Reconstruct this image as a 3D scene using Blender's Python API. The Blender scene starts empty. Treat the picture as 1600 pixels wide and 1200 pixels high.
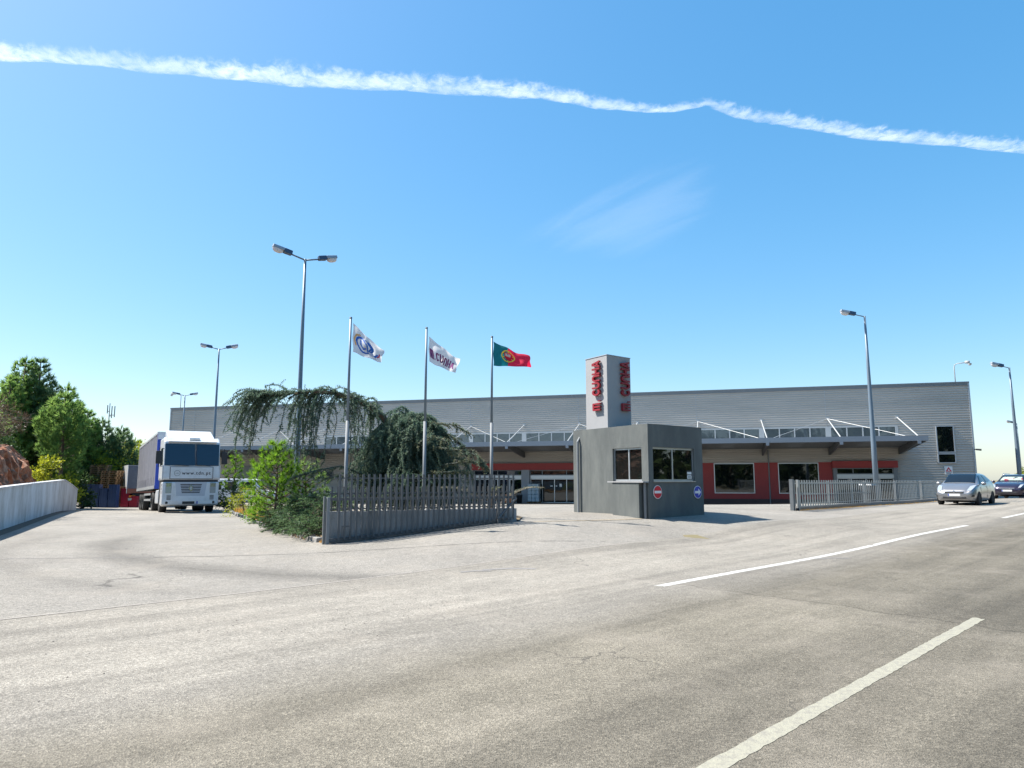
import bpy, bmesh, math, random
from mathutils import Vector, Matrix
random.seed(11)
PI = math.pi
R = math.radians
S = bpy.context.scene
C = S.collection

# ------------------------------------------------------------------ camera
cd = bpy.data.cameras.new('camera'); cam = bpy.data.objects.new('camera', cd); C.objects.link(cam)
cam.location = (0, 0, 1.5); cam.rotation_euler = (PI/2 + R(7.77), 0, 0)
cd.sensor_width = 36; cd.lens = 24.75; cd.clip_start = .05; cd.clip_end = 60000
S.camera = cam

# ------------------------------------------------------------------ world and sun
SUN_EL = R(54)
TOSUN = Vector((-.972*math.cos(SUN_EL), .235*math.cos(SUN_EL), math.sin(SUN_EL))).normalized()
W = bpy.data.worlds.new('World'); S.world = W; W.use_nodes = True
nt = W.node_tree; nt.nodes.clear()
sky = nt.nodes.new('ShaderNodeTexSky'); sky.sky_type = 'NISHITA'; sky.sun_disc = False
sky.sun_elevation = SUN_EL; sky.sun_rotation = math.atan2(TOSUN.x, TOSUN.y)
sky.air_density = 1.0; sky.dust_density = 1.2; sky.altitude = 300; sky.ozone_density = 3.0
bg = nt.nodes.new('ShaderNodeBackground'); bg.inputs[1].default_value = .15
wo = nt.nodes.new('ShaderNodeOutputWorld')
hs = nt.nodes.new('ShaderNodeHueSaturation'); hs.inputs['Saturation'].default_value = 1.85; hs.inputs['Value'].default_value = 1.40; hs.inputs['Hue'].default_value = .495
gm = nt.nodes.new('ShaderNodeGamma'); gm.inputs[1].default_value = .55          # the haze evens the sky out
nt.links.new(sky.outputs[0], gm.inputs[0]); nt.links.new(gm.outputs[0], hs.inputs['Color']); nt.links.new(hs.outputs[0], bg.inputs[0]); nt.links.new(bg.outputs[0], wo.inputs[0])
sl = bpy.data.lights.new('sun', 'SUN'); sl.energy = 5.0; sl.angle = R(.55); sl.color = (1, .95, .87)
so = bpy.data.objects.new('sun', sl); C.objects.link(so)
so.rotation_euler = TOSUN.to_track_quat('Z', 'Y').to_euler(); so.location = (-40, 10, 60)
vs = S.view_settings; vs.view_transform = 'Standard'; vs.look = 'None'; vs.exposure = 1.08; vs.gamma = 1
vs.use_curve_mapping = False

# ------------------------------------------------------------------ helpers
def tag(o, label=None, cat=None, group=None, kind=None):
    if label: o['label'] = label
    if cat: o['category'] = cat
    if group: o['group'] = group
    if kind: o['kind'] = kind
    return o

def empty(name, loc=(0, 0, 0), rz=0, label=None, cat=None, group=None, rx=0):
    o = bpy.data.objects.new(name, None); C.objects.link(o)
    o.location = loc; o.rotation_euler = (rx, 0, rz); o.empty_display_size = .2
    return tag(o, label, cat, group)

def tex(nt, kind, **kw):
    n = nt.nodes.new(kind)
    for k, v in kw.items():
        if k in n.inputs: n.inputs[k].default_value = v
        else: setattr(n, k, v)
    return n

MATS = {}
def M(name, col, rough=.6, metal=0., var=.12, scale=3., bump=0., bscale=40., spec=.5, coat=0., dirt=None, dirt_amt=.4, dscale=1.2, stretch=None, trans=0.):
    if name in MATS: return MATS[name]
    m = bpy.data.materials.new(name); m.use_nodes = True; nt = m.node_tree
    b = nt.nodes['Principled BSDF']
    b.inputs['Roughness'].default_value = rough; b.inputs['Metallic'].default_value = metal
    b.inputs['Specular IOR Level'].default_value = spec; b.inputs['Coat Weight'].default_value = coat
    b.inputs['Coat Roughness'].default_value = .06
    if trans: b.inputs['Transmission Weight'].default_value = trans
    tc = nt.nodes.new('ShaderNodeTexCoord'); vec = tc.outputs['Object']
    if stretch:
        mp = nt.nodes.new('ShaderNodeMapping'); mp.inputs['Scale'].default_value = stretch
        nt.links.new(vec, mp.inputs[0]); vec = mp.outputs[0]
    n1 = tex(nt, 'ShaderNodeTexNoise', Scale=scale, Detail=5., Roughness=.6); nt.links.new(vec, n1.inputs['Vector'])
    mx = nt.nodes.new('ShaderNodeMix'); mx.data_type = 'RGBA'
    mx.inputs[6].default_value = [max(0, c*(1-var)) for c in col]+[1]; mx.inputs[7].default_value = [min(1, c*(1+var)) for c in col]+[1]
    nt.links.new(n1.outputs[0], mx.inputs[0]); out = mx.outputs[2]
    if dirt:
        n2 = tex(nt, 'ShaderNodeTexNoise', Scale=dscale, Detail=8., Roughness=.7); nt.links.new(vec, n2.inputs['Vector'])
        rp = nt.nodes.new('ShaderNodeValToRGB'); rp.color_ramp.elements[0].position = .45; rp.color_ramp.elements[1].position = .7
        rp.color_ramp.elements[0].color = (0, 0, 0, 1); rp.color_ramp.elements[1].color = (dirt_amt,)*3+(1,)
        nt.links.new(n2.outputs[0], rp.inputs[0])
        m2 = nt.nodes.new('ShaderNodeMix'); m2.data_type = 'RGBA'; m2.inputs[7].default_value = list(dirt)+[1]
        nt.links.new(rp.outputs[0], m2.inputs[0]); nt.links.new(out, m2.inputs[6]); out = m2.outputs[2]
    nt.links.new(out, b.inputs['Base Color'])
    if bump:
        n3 = tex(nt, 'ShaderNodeTexNoise', Scale=bscale, Detail=4.); nt.links.new(tc.outputs['Object'], n3.inputs['Vector'])
        bp = nt.nodes.new('ShaderNodeBump'); bp.inputs['Strength'].default_value = bump; bp.inputs['Distance'].default_value = .02
        nt.links.new(n3.outputs[0], bp.inputs['Height']); nt.links.new(bp.outputs[0], b.inputs['Normal'])
    MATS[name] = m; return m

def glass(name, tint=(.02, .03, .035), alpha=.55, rough=.02):
    """window glass: mirror-like surface over a partly see-through tinted pane"""
    m = bpy.data.materials.new(name); m.use_nodes = True; nt = m.node_tree; nt.nodes.clear()
    o = nt.nodes.new('ShaderNodeOutputMaterial')
    gl = nt.nodes.new('ShaderNodeBsdfGlossy'); gl.inputs['Roughness'].default_value = rough; gl.inputs[0].default_value = (.9, .95, 1, 1)
    df = nt.nodes.new('ShaderNodeBsdfDiffuse'); df.inputs[0].default_value = list(tint)+[1]
    tr = nt.nodes.new('ShaderNodeBsdfTransparent'); tr.inputs[0].default_value = (.7, .78, .78, 1)
    m1 = nt.nodes.new('ShaderNodeMixShader'); m1.inputs[0].default_value = alpha
    fr = nt.nodes.new('ShaderNodeFresnel'); fr.inputs[0].default_value = 1.7
    m2 = nt.nodes.new('ShaderNodeMixShader')
    nz = tex(nt, 'ShaderNodeTexNoise', Scale=1.3, Detail=1.); tc = nt.nodes.new('ShaderNodeTexCoord'); nt.links.new(tc.outputs['Object'], nz.inputs['Vector'])
    bp = nt.nodes.new('ShaderNodeBump'); bp.inputs['Strength'].default_value = .04; bp.inputs['Distance'].default_value = .05
    nt.links.new(nz.outputs[0], bp.inputs['Height']); nt.links.new(bp.outputs[0], gl.inputs['Normal'])
    nt.links.new(tr.outputs[0], m1.inputs[1]); nt.links.new(df.outputs[0], m1.inputs[2])
    nt.links.new(fr.outputs[0], m2.inputs[0]); nt.links.new(m1.outputs[0], m2.inputs[1]); nt.links.new(gl.outputs[0], m2.inputs[2])
    nt.links.new(m2.outputs[0], o.inputs[0]); MATS[name] = m; return m

def foliage(name, ca, cb, trans=.35, rough=.55):
    m = bpy.data.materials.new(name); m.use_nodes = True; nt = m.node_tree; nt.nodes.clear()
    o = nt.nodes.new('ShaderNodeOutputMaterial')
    at = nt.nodes.new('ShaderNodeAttribute'); at.attribute_name = 'var'
    mx = nt.nodes.new('ShaderNodeMix'); mx.data_type = 'RGBA'; mx.inputs[6].default_value = list(ca)+[1]; mx.inputs[7].default_value = list(cb)+[1]
    nt.links.new(at.outputs['Fac'], mx.inputs[0])
    pb = nt.nodes.new('ShaderNodeBsdfPrincipled'); pb.inputs['Roughness'].default_value = rough; pb.inputs['Specular IOR Level'].default_value = .3
    tl = nt.nodes.new('ShaderNodeBsdfTranslucent'); ms = nt.nodes.new('ShaderNodeMixShader'); ms.inputs[0].default_value = trans
    hs = nt.nodes.new('ShaderNodeHueSaturation'); hs.inputs['Hue'].default_value = .48; hs.inputs['Value'].default_value = 1.6
    nt.links.new(mx.outputs[2], pb.inputs['Base Color']); nt.links.new(mx.outputs[2], hs.inputs['Color']); nt.links.new(hs.outputs[0], tl.inputs[0])
    nt.links.new(pb.outputs[0], ms.inputs[1]); nt.links.new(tl.outputs[0], ms.inputs[2]); nt.links.new(ms.outputs[0], o.inputs[0])
    MATS[name] = m; return m

class MB:
    def __init__(s): s.v = []; s.f = []; s.a = None
    def quad(s, *p):
        i = len(s.v); s.v += [tuple(q) for q in p]; s.f.append(tuple(range(i, i+len(p)))); return s
    def hexa(s, b, t):
        i = len(s.v); s.v += [tuple(q) for q in b]+[tuple(q) for q in t]
        s.f += [(i+3, i+2, i+1, i), (i+4, i+5, i+6, i+7)]+[(i+k, i+(k+1) % 4, i+4+(k+1) % 4, i+4+k) for k in range(4)]; return s
    def box(s, x0, x1, y0, y1, z0, z1):
        return s.hexa([(x0, y0, z0), (x1, y0, z0), (x1, y1, z0), (x0, y1, z0)], [(x0, y0, z1), (x1, y0, z1), (x1, y1, z1), (x0, y1, z1)])
    def prism(s, poly, d):
        """closed polygon of 3-D points swept by vector d"""
        n = len(poly); i = len(s.v); d = Vector(d)
        s.v += [tuple(p) for p in poly]+[tuple(Vector(p)+d) for p in poly]
        s.f += [tuple(range(i+n-1, i-1, -1)), tuple(range(i+n, i+2*n))]+[(i+k, i+(k+1) % n, i+n+(k+1) % n, i+n+k) for k in range(n)]; return s
    def tube(s, pts, r, n=8, cap=True):
        pts = [Vector(p) for p in pts]; rs = r if isinstance(r, (list, tuple)) else [r]*len(pts)
        base = len(s.v); up = None
        for k, p in enumerate(pts):
            d = (pts[min(k+1, len(pts)-1)]-pts[max(k-1, 0)]).normalized()
            if up is None: up = Vector((1, 0, 0)) if abs(d.z) > .9 else Vector((0, 0, 1))
            a = d.cross(up).normalized(); b = d.cross(a).normalized(); up = -b if False else up
            if abs(d.dot(up)) > .97: a = d.cross(Vector((0, 1, 0))).normalized(); b = d.cross(a)
            for j in range(n):
                t = 2*PI*j/n; s.v.append(tuple(p+a*math.cos(t)*rs[k]+b*math.sin(t)*rs[k]))
        for k in range(len(pts)-1):
            for j in range(n):
                s.f.append((base+k*n+j, base+k*n+(j+1) % n, base+(k+1)*n+(j+1) % n, base+(k+1)*n+j))
        if cap:
            s.f.append(tuple(base+j for j in range(n-1, -1, -1))); e = base+(len(pts)-1)*n; s.f.append(tuple(e+j for j in range(n)))
        return s
    def lathe(s, prof, n=24, axis='z', c=(0, 0, 0)):
        base = len(s.v); c = Vector(c)
        for (r, h) in prof:
            for j in range(n):
                t = 2*PI*j/n; x, y = r*math.cos(t), r*math.sin(t)
                s.v.append(tuple(c+Vector((x, y, h) if axis == 'z' else (x, h, y) if axis == 'y' else (h, x, y))))
        for k in range(len(prof)-1):
            for j in range(n): s.f.append((base+k*n+j, base+k*n+(j+1) % n, base+(k+1)*n+(j+1) % n, base+(k+1)*n+j))
        return s
    def grid(s, fn, nu, nv):
        b = len(s.v)
        for i in range(nu+1):
            for j in range(nv+1): s.v.append(tuple(fn(i/nu, j/nv)))
        for i in range(nu):
            for j in range(nv):
                a = b+i*(nv+1)+j; s.f.append((a, a+nv+1, a+nv+2, a+1))
        return s
    def build(s, name, mat, parent=None, smooth=False, bevel=0., fix=True):
        me = bpy.data.meshes.new(name); me.from_pydata(s.v, [], s.f)
        if fix:
            bm = bmesh.new(); bm.from_mesh(me); bmesh.ops.recalc_face_normals(bm, faces=bm.faces); bm.to_mesh(me); bm.free()
        me.materials.append(MATS[mat] if isinstance(mat, str) else mat)
        if smooth: me.polygons.foreach_set('use_smooth', [True]*len(me.polygons))
        o = bpy.data.objects.new(name, me); C.objects.link(o); o.parent = parent
        if s.a:
            at = me.attributes.new('var', 'FLOAT', 'FACE'); at.data.foreach_set('value', s.a)
        if bevel:
            md = o.modifiers.new('bevel', 'BEVEL'); md.width = bevel; md.segments = 2; md.limit_method = 'ANGLE'; md.angle_limit = R(35)
        return o

def link_copy(src, parent, loc=None, rz=None):
    o = src.copy(); C.objects.link(o); o.parent = parent
    if loc is not None: o.location = loc
    if rz is not None: o.rotation_euler = (0, 0, rz)
    return o

def text_mesh(body, size, thick=.0, bold=0., space=1.):
    cu = bpy.data.curves.new('t', 'FONT'); cu.body = body; cu.size = size; cu.extrude = thick; cu.offset = bold
    cu.space_character = space; cu.align_x = 'CENTER'; cu.align_y = 'CENTER'; cu.resolution_u = 3
    o = bpy.data.objects.new('t', cu); C.objects.link(o); bpy.context.view_layer.update()
    me = bpy.data.meshes.new_from_object(o.evaluated_get(bpy.context.evaluated_depsgraph_get()))
    bpy.data.objects.remove(o); bpy.data.curves.remove(cu); return me

def text_obj(name, body, size, mat, parent, mtx, thick=.002, bold=0., space=1.):
    me = text_mesh(body, size, thick, bold, space); me.transform(mtx); me.materials.clear(); me.materials.append(MATS[mat])
    o = bpy.data.objects.new(name, me); C.objects.link(o); o.parent = parent; return o

def frame_mtx(o, ex, ey):
    ex = Vector(ex).normalized(); ey = Vector(ey).normalized(); ez = ex.cross(ey)
    m = Matrix.Identity(4)
    for i in range(3): m[i][0] = ex[i]; m[i][1] = ey[i]; m[i][2] = ez[i]; m[i][3] = o[i]
    return m

def rnd(a, b): return random.uniform(a, b)
def sm(t):
    t = max(0., min(1., t)); return t*t*(3-2*t)
def sn(s, n): return ((s-n)*.70711, (s+n)*.70711)
_CP = [sn(-30, 0)+(0,), sn(-30, 9)+(0,), sn(0, -4)+(0,), sn(0, 4)+(0,), sn(0, 9.5)+(0,), sn(8, -4)+(0,), sn(8, 4)+(0,), sn(8, 9.5)+(.0,), sn(16, 0)+(.0,), sn(16, 5)+(.01,), sn(16, 9.5)+(.03,),
       sn(25, 0)+(.06,), sn(25, 5)+(.10,), sn(25, 9.3)+(.17,), sn(35, 0)+(.12,), sn(35, 5)+(.18,), sn(35, 9)+(.26,), sn(42, 9.1)+(.28,), sn(54, 9)+(.39,), sn(54, 0)+(.33,), sn(80, 5)+(.5,), sn(80, 14)+(.45,),
       (-4.25, 16.6, 0), (-2, 17.6, .20), (.15, 18.6, .43), (3.98, 20.7, .41), (6.0, 22.4, .45), (2.1, 23.9, .43), (10.7, 27, .33), (18, 34, .30), (25.4, 42, .29),
       (-8, 24, 0), (-12.5, 32, 0), (-15.2, 33.3, 0), (-10, 14, 0), (-16, 22, 0), (-22, 35, 0), (-20, 44, -.36), (-26, 49, -.42), (-30, 52, -.42), (-30, 20, 0), (-40, 50, -.3),
       (-4, 24, .18), (0, 31, .30), (0, 45, -.10), (12, 40, .12), (-30, 68, -.42), (3, 59, -.42), (20, 54, -.38), (33, 50, -.34), (10, 50, -.2), (-12, 50, -.38), (-9, 38, -.05), (-40, 85, -.42), (5, 85, -.42), (45, 75, -.3), (38, 54, .1), (-60, 30, 0)]
import numpy as np
_cx = np.array(_CP, float)
def _tps(d2): return .5*d2*np.log(d2+1e-9)
_n = len(_cx); _A = np.zeros((_n+3, _n+3)); _d = ((_cx[:, None, :2]-_cx[None, :, :2])**2).sum(-1)
_A[:_n, :_n] = _tps(_d)+np.eye(_n)*3.; _A[:_n, _n] = 1; _A[:_n, _n+1:] = _cx[:, :2]; _A[_n, :_n] = 1; _A[_n+1:, :_n] = _cx[:, :2].T
_w = np.linalg.solve(_A, np.concatenate([_cx[:, 2], np.zeros(3)]))
def zg(x, y):
    """height of the ground: a thin-plate surface through levels taken along the road, the gates and the yard"""
    r = math.hypot(x, y); k = min(1., 110./max(r, 1e-6)); x, y = x*k, y*k
    d2 = (_cx[:, 0]-x)**2+(_cx[:, 1]-y)**2
    z = float(_w[:_n] @ _tps(d2)+_w[_n]+_w[_n+1]*x+_w[_n+2]*y)
    return max(-.8, min(1., z))*sm((260-r)/150)

# ------------------------------------------------------------------ plain materials
M('cladding', (.45, .42, .38), .55, .05, var=.10, scale=.6, dirt=(.22, .22, .21), dirt_amt=.35, dscale=.5, stretch=(.3, 1, 2.5))
M('trim_dark', (.19, .20, .21), .45, .4)
M('trim_light', (.42, .45, .48), .45, .3)
M('canopy_metal', (.50, .53, .56), .4, .3, dirt=(.3, .3, .29), dirt_amt=.3, dscale=.7)
M('fascia', (.22, .25, .29), .5, .2, var=.06)
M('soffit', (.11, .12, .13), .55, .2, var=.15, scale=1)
M('white_metal', (.40, .41, .41), .4, .0, var=.05)
M('red_wall', (.34, .034, .032), .55, 0, var=.12, scale=1.2, dirt=(.16, .025, .025), dirt_amt=.4)
M('plinth', (.075, .05, .048), .8)
M('column_grey', (.30, .32, .35), .8, bump=.2)
M('roof_membrane', (.4, .4, .39), .9)
M('interior', (.10, .105, .11), .9)
M('stucco', (.122, .132, .129), .93, var=.2, scale=2.2, bump=.45, bscale=55, dirt=(.18, .19, .178), dirt_amt=.75, dscale=1.1, stretch=(1, 1, .3), spec=.2)
M('stucco_light', (.34, .34, .345), .85, var=.07, scale=2, bump=.2, bscale=70, dirt=(.27, .275, .28), dirt_amt=.4, spec=.2)
M('alu', (.55, .57, .58), .35, .7, var=.05)
M('letter_red', (.27, .011, .02), .45, 0, var=.1)
M('sign_red', (.55, .008, .03), .4, var=.04); M('sign_blue', (.008, .035, .42), .4, var=.04); M('sign_white', (.78, .78, .78), .45, var=.03)
M('sticker_dark', (.03, .04, .05), .5)
M('galv', (.21, .225, .235), .7, .1, var=.15, scale=6)
M('galv_dark', (.17, .185, .195), .5, .5, var=.2, scale=5)
M('gate_dark', (.105, .114, .122), .55, .2, var=.2, scale=6, dirt=(.09, .085, .08), dirt_amt=.35, dscale=3)
M('gate_pale', (.33, .345, .34), .45, .35, var=.12, scale=6)
M('concrete', (.34, .35, .355), .9, var=.22, scale=2.2, bump=.5, bscale=25, dirt=(.08, .085, .08), dirt_amt=.75, dscale=1.6, stretch=(1, 1, .35))
M('kerb', (.25, .24, .225), .9, var=.25, scale=4, bump=.5, bscale=20)
M('white_wall', (.60, .61, .62), .85, var=.06, scale=1.5, bump=.3, bscale=18, dirt=(.30, .285, .26), dirt_amt=.95, dscale=1.1, stretch=(1, 1, .4))
M('lamp_pole', (.16, .21, .26), .5, .3, var=.12)
M('lamp_head', (.30, .34, .39), .4, .3); M('lamp_head_dark', (.04, .075, .14), .45, .1)
M('lamp_glass', (.62, .6, .62), .25, 0, var=.03)
M('rubber', (.022, .022, .023), .85, var=.25); M('black_plastic', (.025, .026, .028), .6); M('under', (.018, .018, .02), .8)
M('chrome', (.65, .66, .68), .18, .95, var=.03); M('rim', (.40, .41, .43), .3, .8)
M('lens', (.42, .45, .47), .08, .3, var=.05, spec=.8); M('lens_orange', (.7, .22, .02), .3)
M('plate', (.66, .66, .64), .5, var=.03); M('plate_blue', (.02, .05, .35), .5); M('ink', (.02, .02, .025), .6); M('ink_grey', (.2, .2, .21), .6)
M('silver_paint', (.27, .272, .28), .3, .6, var=.04, coat=.8); M('plum_paint', (.028, .022, .045), .25, .45, var=.06, coat=.9)
M('truck_white', (.62, .64, .66), .32, 0, var=.05, coat=.25, dirt=(.42, .41, .39), dirt_amt=.6, dscale=1.8)
M('truck_grey', (.42, .45, .50), .4); M('curtain_blue', (.012, .055, .38), .55, var=.08)
M('curtain_grey', (.135, .137, .165), .65, var=.15, scale=1.2, dirt=(.21, .21, .23), dirt_amt=.5, dscale=2.2); M('alu_old', (.36, .37, .38), .5, .4, var=.15)
M('rust_band', (.30, .10, .06), .7, var=.2)
M('crate_blue', (.012, .042, .13), .5, var=.2, scale=2); M('crate_red', (.34, .016, .04), .5, var=.15); M('pallet_wood', (.27, .17, .09), .85, var=.3, scale=4)
M('orange_paint', (.55, .15, .04), .5); M('shrink_wrap', (.35, .43, .48), .3, var=.2, scale=4)
M('bark', (.12, .085, .06), .9, var=.35, scale=8, bump=.7, bscale=20); M('bark_pale', (.26, .22, .17), .9, var=.3, scale=8)
M('cedar_twig', (.075, .085, .065), .9, var=.3, scale=8); M('paper', (.8, .8, .78), .6, var=.02)
M('van_white', (.68, .70, .74), .4, coat=.3)
glass('pane_dark', (.006, .009, .010), .82); glass('pane_booth', (.02, .022, .02), .35); glass('pane_car', (.008, .012, .015), .72); glass('pane_truck', (.002, .008, .026), .9); glass('pane_sky', (.10, .12, .13), .75)
foliage('cedar', (.065, .115, .085), (.165, .22, .155), .4); foliage('cedar_pale', (.085, .11, .065), (.19, .20, .12), .25)
foliage('juniper', (.042, .095, .045), (.115, .19, .08), .35); foliage('pine', (.085, .18, .045), (.18, .30, .075), .5); foliage('pine_dark', (.06, .13, .06), (.14, .22, .095), .5)
foliage('sapling', (.06, .15, .012), (.17, .36, .03), .45); foliage('yellow_leaf', (.12, .17, .012), (.33, .36, .03), .45); foliage('ivy', (.022, .055, .018), (.07, .12, .04), .3)
foliage('dry_grass', (.36, .20, .03), (.55, .36, .08), .4); foliage('brush', (.05, .035, .022), (.14, .10, .06), .2); foliage('far_green', (.03, .06, .02), (.09, .13, .04), .3)

# ------------------------------------------------------------------ ground, yard, road
def asphalt(name, base, road):
    m = bpy.data.materials.new(name); m.use_nodes = True; nt = m.node_tree; L = nt.links.new
    b = nt.nodes['Principled BSDF']; b.inputs['Roughness'].default_value = .88; b.inputs['Specular IOR Level'].default_value = .25
    tc = nt.nodes.new('ShaderNodeTexCoord'); P = tc.outputs['Object']
    mp = nt.nodes.new('ShaderNodeMapping'); mp.vector_type = 'POINT'; mp.inputs['Rotation'].default_value = (0, 0, R(-45)); L(P, mp.inputs[0])
    def math_(op, a, b_=None, c=None):
        n = nt.nodes.new('ShaderNodeMath'); n.operation = op
        for i, x in enumerate((a, b_, c)):
            if x is None: continue
            if isinstance(x, (int, float)): n.inputs[i].default_value = x
            else: L(x, n.inputs[i])
        return n.outputs[0]
    def noise(sc, det=4., vec=P, rough=.6, dist=0.):
        n = tex(nt, 'ShaderNodeTexNoise', Scale=sc, Detail=det, Roughness=rough, Distortion=dist); L(vec, n.inputs['Vector']); return n.outputs[0]
    def ramp(x, stops):
        r = nt.nodes.new('ShaderNodeValToRGB'); e = r.color_ramp.elements
        while len(e) < len(stops): e.new(.5)
        for k, (p, v) in enumerate(stops): e[k].position = p; e[k].color = (v, v, v, 1) if not isinstance(v, tuple) else v+(1,)
        L(x, r.inputs[0]); return r.outputs[0]
    def mul(c, f):
        n = nt.nodes.new('ShaderNodeMix'); n.data_type = 'RGBA'; n.blend_type = 'MULTIPLY'; n.inputs[0].default_value = 1
        L(c, n.inputs[6]); L(f, n.inputs[7]); return n.outputs[2]
    def mixc(f, c, col):
        n = nt.nodes.new('ShaderNodeMix'); n.data_type = 'RGBA'; L(f, n.inputs[0]); L(c, n.inputs[6]); n.inputs[7].default_value = list(col)+[1]; return n.outputs[2]
    rgb = nt.nodes.new('ShaderNodeRGB'); rgb.outputs[0].default_value = list(base)+[1]; col = rgb.outputs[0]
    # aggregate: pale and dark chips, then soft patches
    vo = tex(nt, 'ShaderNodeTexVoronoi', Scale=95.); L(P, vo.inputs['Vector'])
    sp = nt.nodes.new('ShaderNodeSeparateColor'); L(vo.outputs['Color'], sp.inputs[0])
    col = mul(col, ramp(sp.outputs[0], [(0, .62), (.35, .93), (.7, 1.03), (1, 1.5)]))
    col = mul(col, ramp(noise(38, 5), [(.3, .74), (.5, 1.), (.72, 1.24)]))
    col = mul(col, ramp(noise(6, 5), [(.3, .88), (.7, 1.1)]))
    col = mul(col, ramp(noise(.42, 5), [(.3, .86), (.7, 1.12)]))
    sx = nt.nodes.new('ShaderNodeSeparateXYZ'); L(mp.outputs[0], sx.inputs[0]); s_, n_ = sx.outputs[0], sx.outputs[1]
    if road:
        wob = math_('MULTIPLY_ADD', noise(.35, 3), 1.1, -.55)
        nn = math_('ADD', n_, wob); t = math_('MULTIPLY_ADD', nn, 1/20., .5)       # n = -10..10 -> 0..1
        def pos(n): return n/20.+.5
        tr = ramp(t, [(pos(p_), (v_, v_*.975, v_*.90)) for p_, v_ in ((-3, .64), (-1.4, .55), (-.6, .64), (.4, .53), (1.3, .64), (2.7, .62), (3.5, .80), (4.5, .72))]+[(pos(5.4), .95), (pos(6.5), 1.14), (pos(7.6), 1.10), (pos(9.4), 1.0)])
        col = mul(col, tr)
        st = nt.nodes.new('ShaderNodeMapping'); st.inputs['Scale'].default_value = (.07, 1.9, 1); L(mp.outputs[0], st.inputs[0])
        col = mul(col, ramp(noise(1., 6, st.outputs[0]), [(.3, .70), (.52, 1.), (.75, 1.18)]))
        # older darker surface beyond the transverse joint
        j = math_('ADD', s_, math_('MULTIPLY_ADD', noise(1.3, 3), .5, -.25))
        j2 = math_('SUBTRACT', j, math_('MULTIPLY', n_, .10)); old = ramp(math_('MULTIPLY_ADD', j2, .5, -3.85), [(0, 1.), (.12, .60), (.3, .86), (1, .89)])
        jl = ramp(math_('ABSOLUTE', math_('SUBTRACT', j2, 8.62)), [(0, .62), (.025, .80), (.05, 1.)])
        lane = ramp(t, [(pos(-9), 1.), (pos(-8), 1.), (pos(5.0), 1.), (pos(7.5), .0)])
        onem = nt.nodes.new('ShaderNodeMapRange'); L(j2, onem.inputs[0]); onem.inputs[1].default_value = 8.5; onem.inputs[2].default_value = 8.75; onem.inputs[3].default_value = 1.; onem.inputs[4].default_value = .86
        k = nt.nodes.new('ShaderNodeMix'); k.data_type = 'FLOAT'; L(lane, k.inputs[0]); k.inputs[2].default_value = 1.; L(math_('MULTIPLY', onem.outputs[0], jl), k.inputs[3])
        cc = nt.nodes.new('ShaderNodeCombineColor'); [L(k.outputs[0], cc.inputs[q]) for q in range(3)]
        col = mul(col, cc.outputs[0])
    else:
        # turning tyre marks: an arc of dark rubber in front of the left gateway
        sp2 = nt.nodes.new('ShaderNodeSeparateXYZ'); L(P, sp2.inputs[0])
        for cx, cy, rad, wd, amt in ((-.3, 21.3, 10.15, .8, .62), (-.3, 21.3, 12.2, .55, .80), (-18., 9., 14.5, .6, .85)):
            dx = math_('SUBTRACT', sp2.outputs[0], cx); dy = math_('SUBTRACT', sp2.outputs[1], cy)
            d = math_('SQRT', math_('ADD', math_('MULTIPLY', dx, dx), math_('MULTIPLY', dy, dy)))
            d = math_('ADD', d, math_('MULTIPLY_ADD', noise(.6, 3), .5, -.25))
            e = ramp(math_('ABSOLUTE', math_('SUBTRACT', d, rad)), [(0, amt), (wd*.5, (1+amt)/2), (wd, 1.)])
            msk = ramp(math_('MULTIPLY_ADD', dy, .05, .7), [(.05, 0.), (.17, 1.), (.55, 1.), (.75, 0.)])
            k = nt.nodes.new('ShaderNodeMix'); k.data_type = 'RGBA'; L(msk, k.inputs[0]); k.inputs[6].default_value = (1, 1, 1, 1); L(e, k.inputs[7])
            col = mul(col, k.outputs[2])
    # cracks: only where a broad mask lets them through
    wv = nt.nodes.new('ShaderNodeVectorMath'); wv.operation = 'MULTIPLY_ADD'
    nzv = tex(nt, 'ShaderNodeTexNoise', Scale=1.6, Detail=5.); L(P, nzv.inputs['Vector'])
    L(nzv.outputs['Color'], wv.inputs[0]); wv.inputs[1].default_value = (1.1, 1.1, 0); L(P, wv.inputs[2])
    for sc, wdt, lo in ((.55, .006, .55), (2.6, .009, .61)):
        v2 = tex(nt, 'ShaderNodeTexVoronoi', Scale=sc); v2.feature = 'DISTANCE_TO_EDGE'; L(wv.outputs[0], v2.inputs['Vector'])
        ck = ramp(v2.outputs['Distance'], [(0, 1.), (wdt, 0.)])
        mk = ramp(noise(.22 if sc < 1 else .3, 2, P), [(lo, 0.), (lo+.06, 1.)])
        if road and sc > 1:        # a patch of crazed asphalt by the transverse joint
            q1 = math_('SUBTRACT', s_, 8.0); q2 = math_('SUBTRACT', n_, 4.3); dd_ = math_('ADD', math_('MULTIPLY', q1, q1), math_('MULTIPLY', math_('MULTIPLY', q2, q2), .8))
            mk = math_('MAXIMUM', mk, ramp(math_('ADD', dd_, math_('MULTIPLY_ADD', noise(1.4, 3), 1.6, -.8)), [(.35, 1.), (.95, 0.)]))
        f = math_('MULTIPLY', math_('MULTIPLY', ck, mk), .75)
        col = mixc(f, col, (.035, .032, .03))
    # warm dust
    col = mixc(math_('MULTIPLY', ramp(noise(.8, 6), [(.5, 0.), (.75, 1.)]), .30), col, (.36, .32, .265))
    # small dark spots (oil, chewing gum)
    v3 = tex(nt, 'ShaderNodeTexVoronoi', Scale=1.7); L(P, v3.inputs['Vector'])
    sp3 = nt.nodes.new('ShaderNodeSeparateColor'); L(v3.outputs['Color'], sp3.inputs[0])
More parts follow.
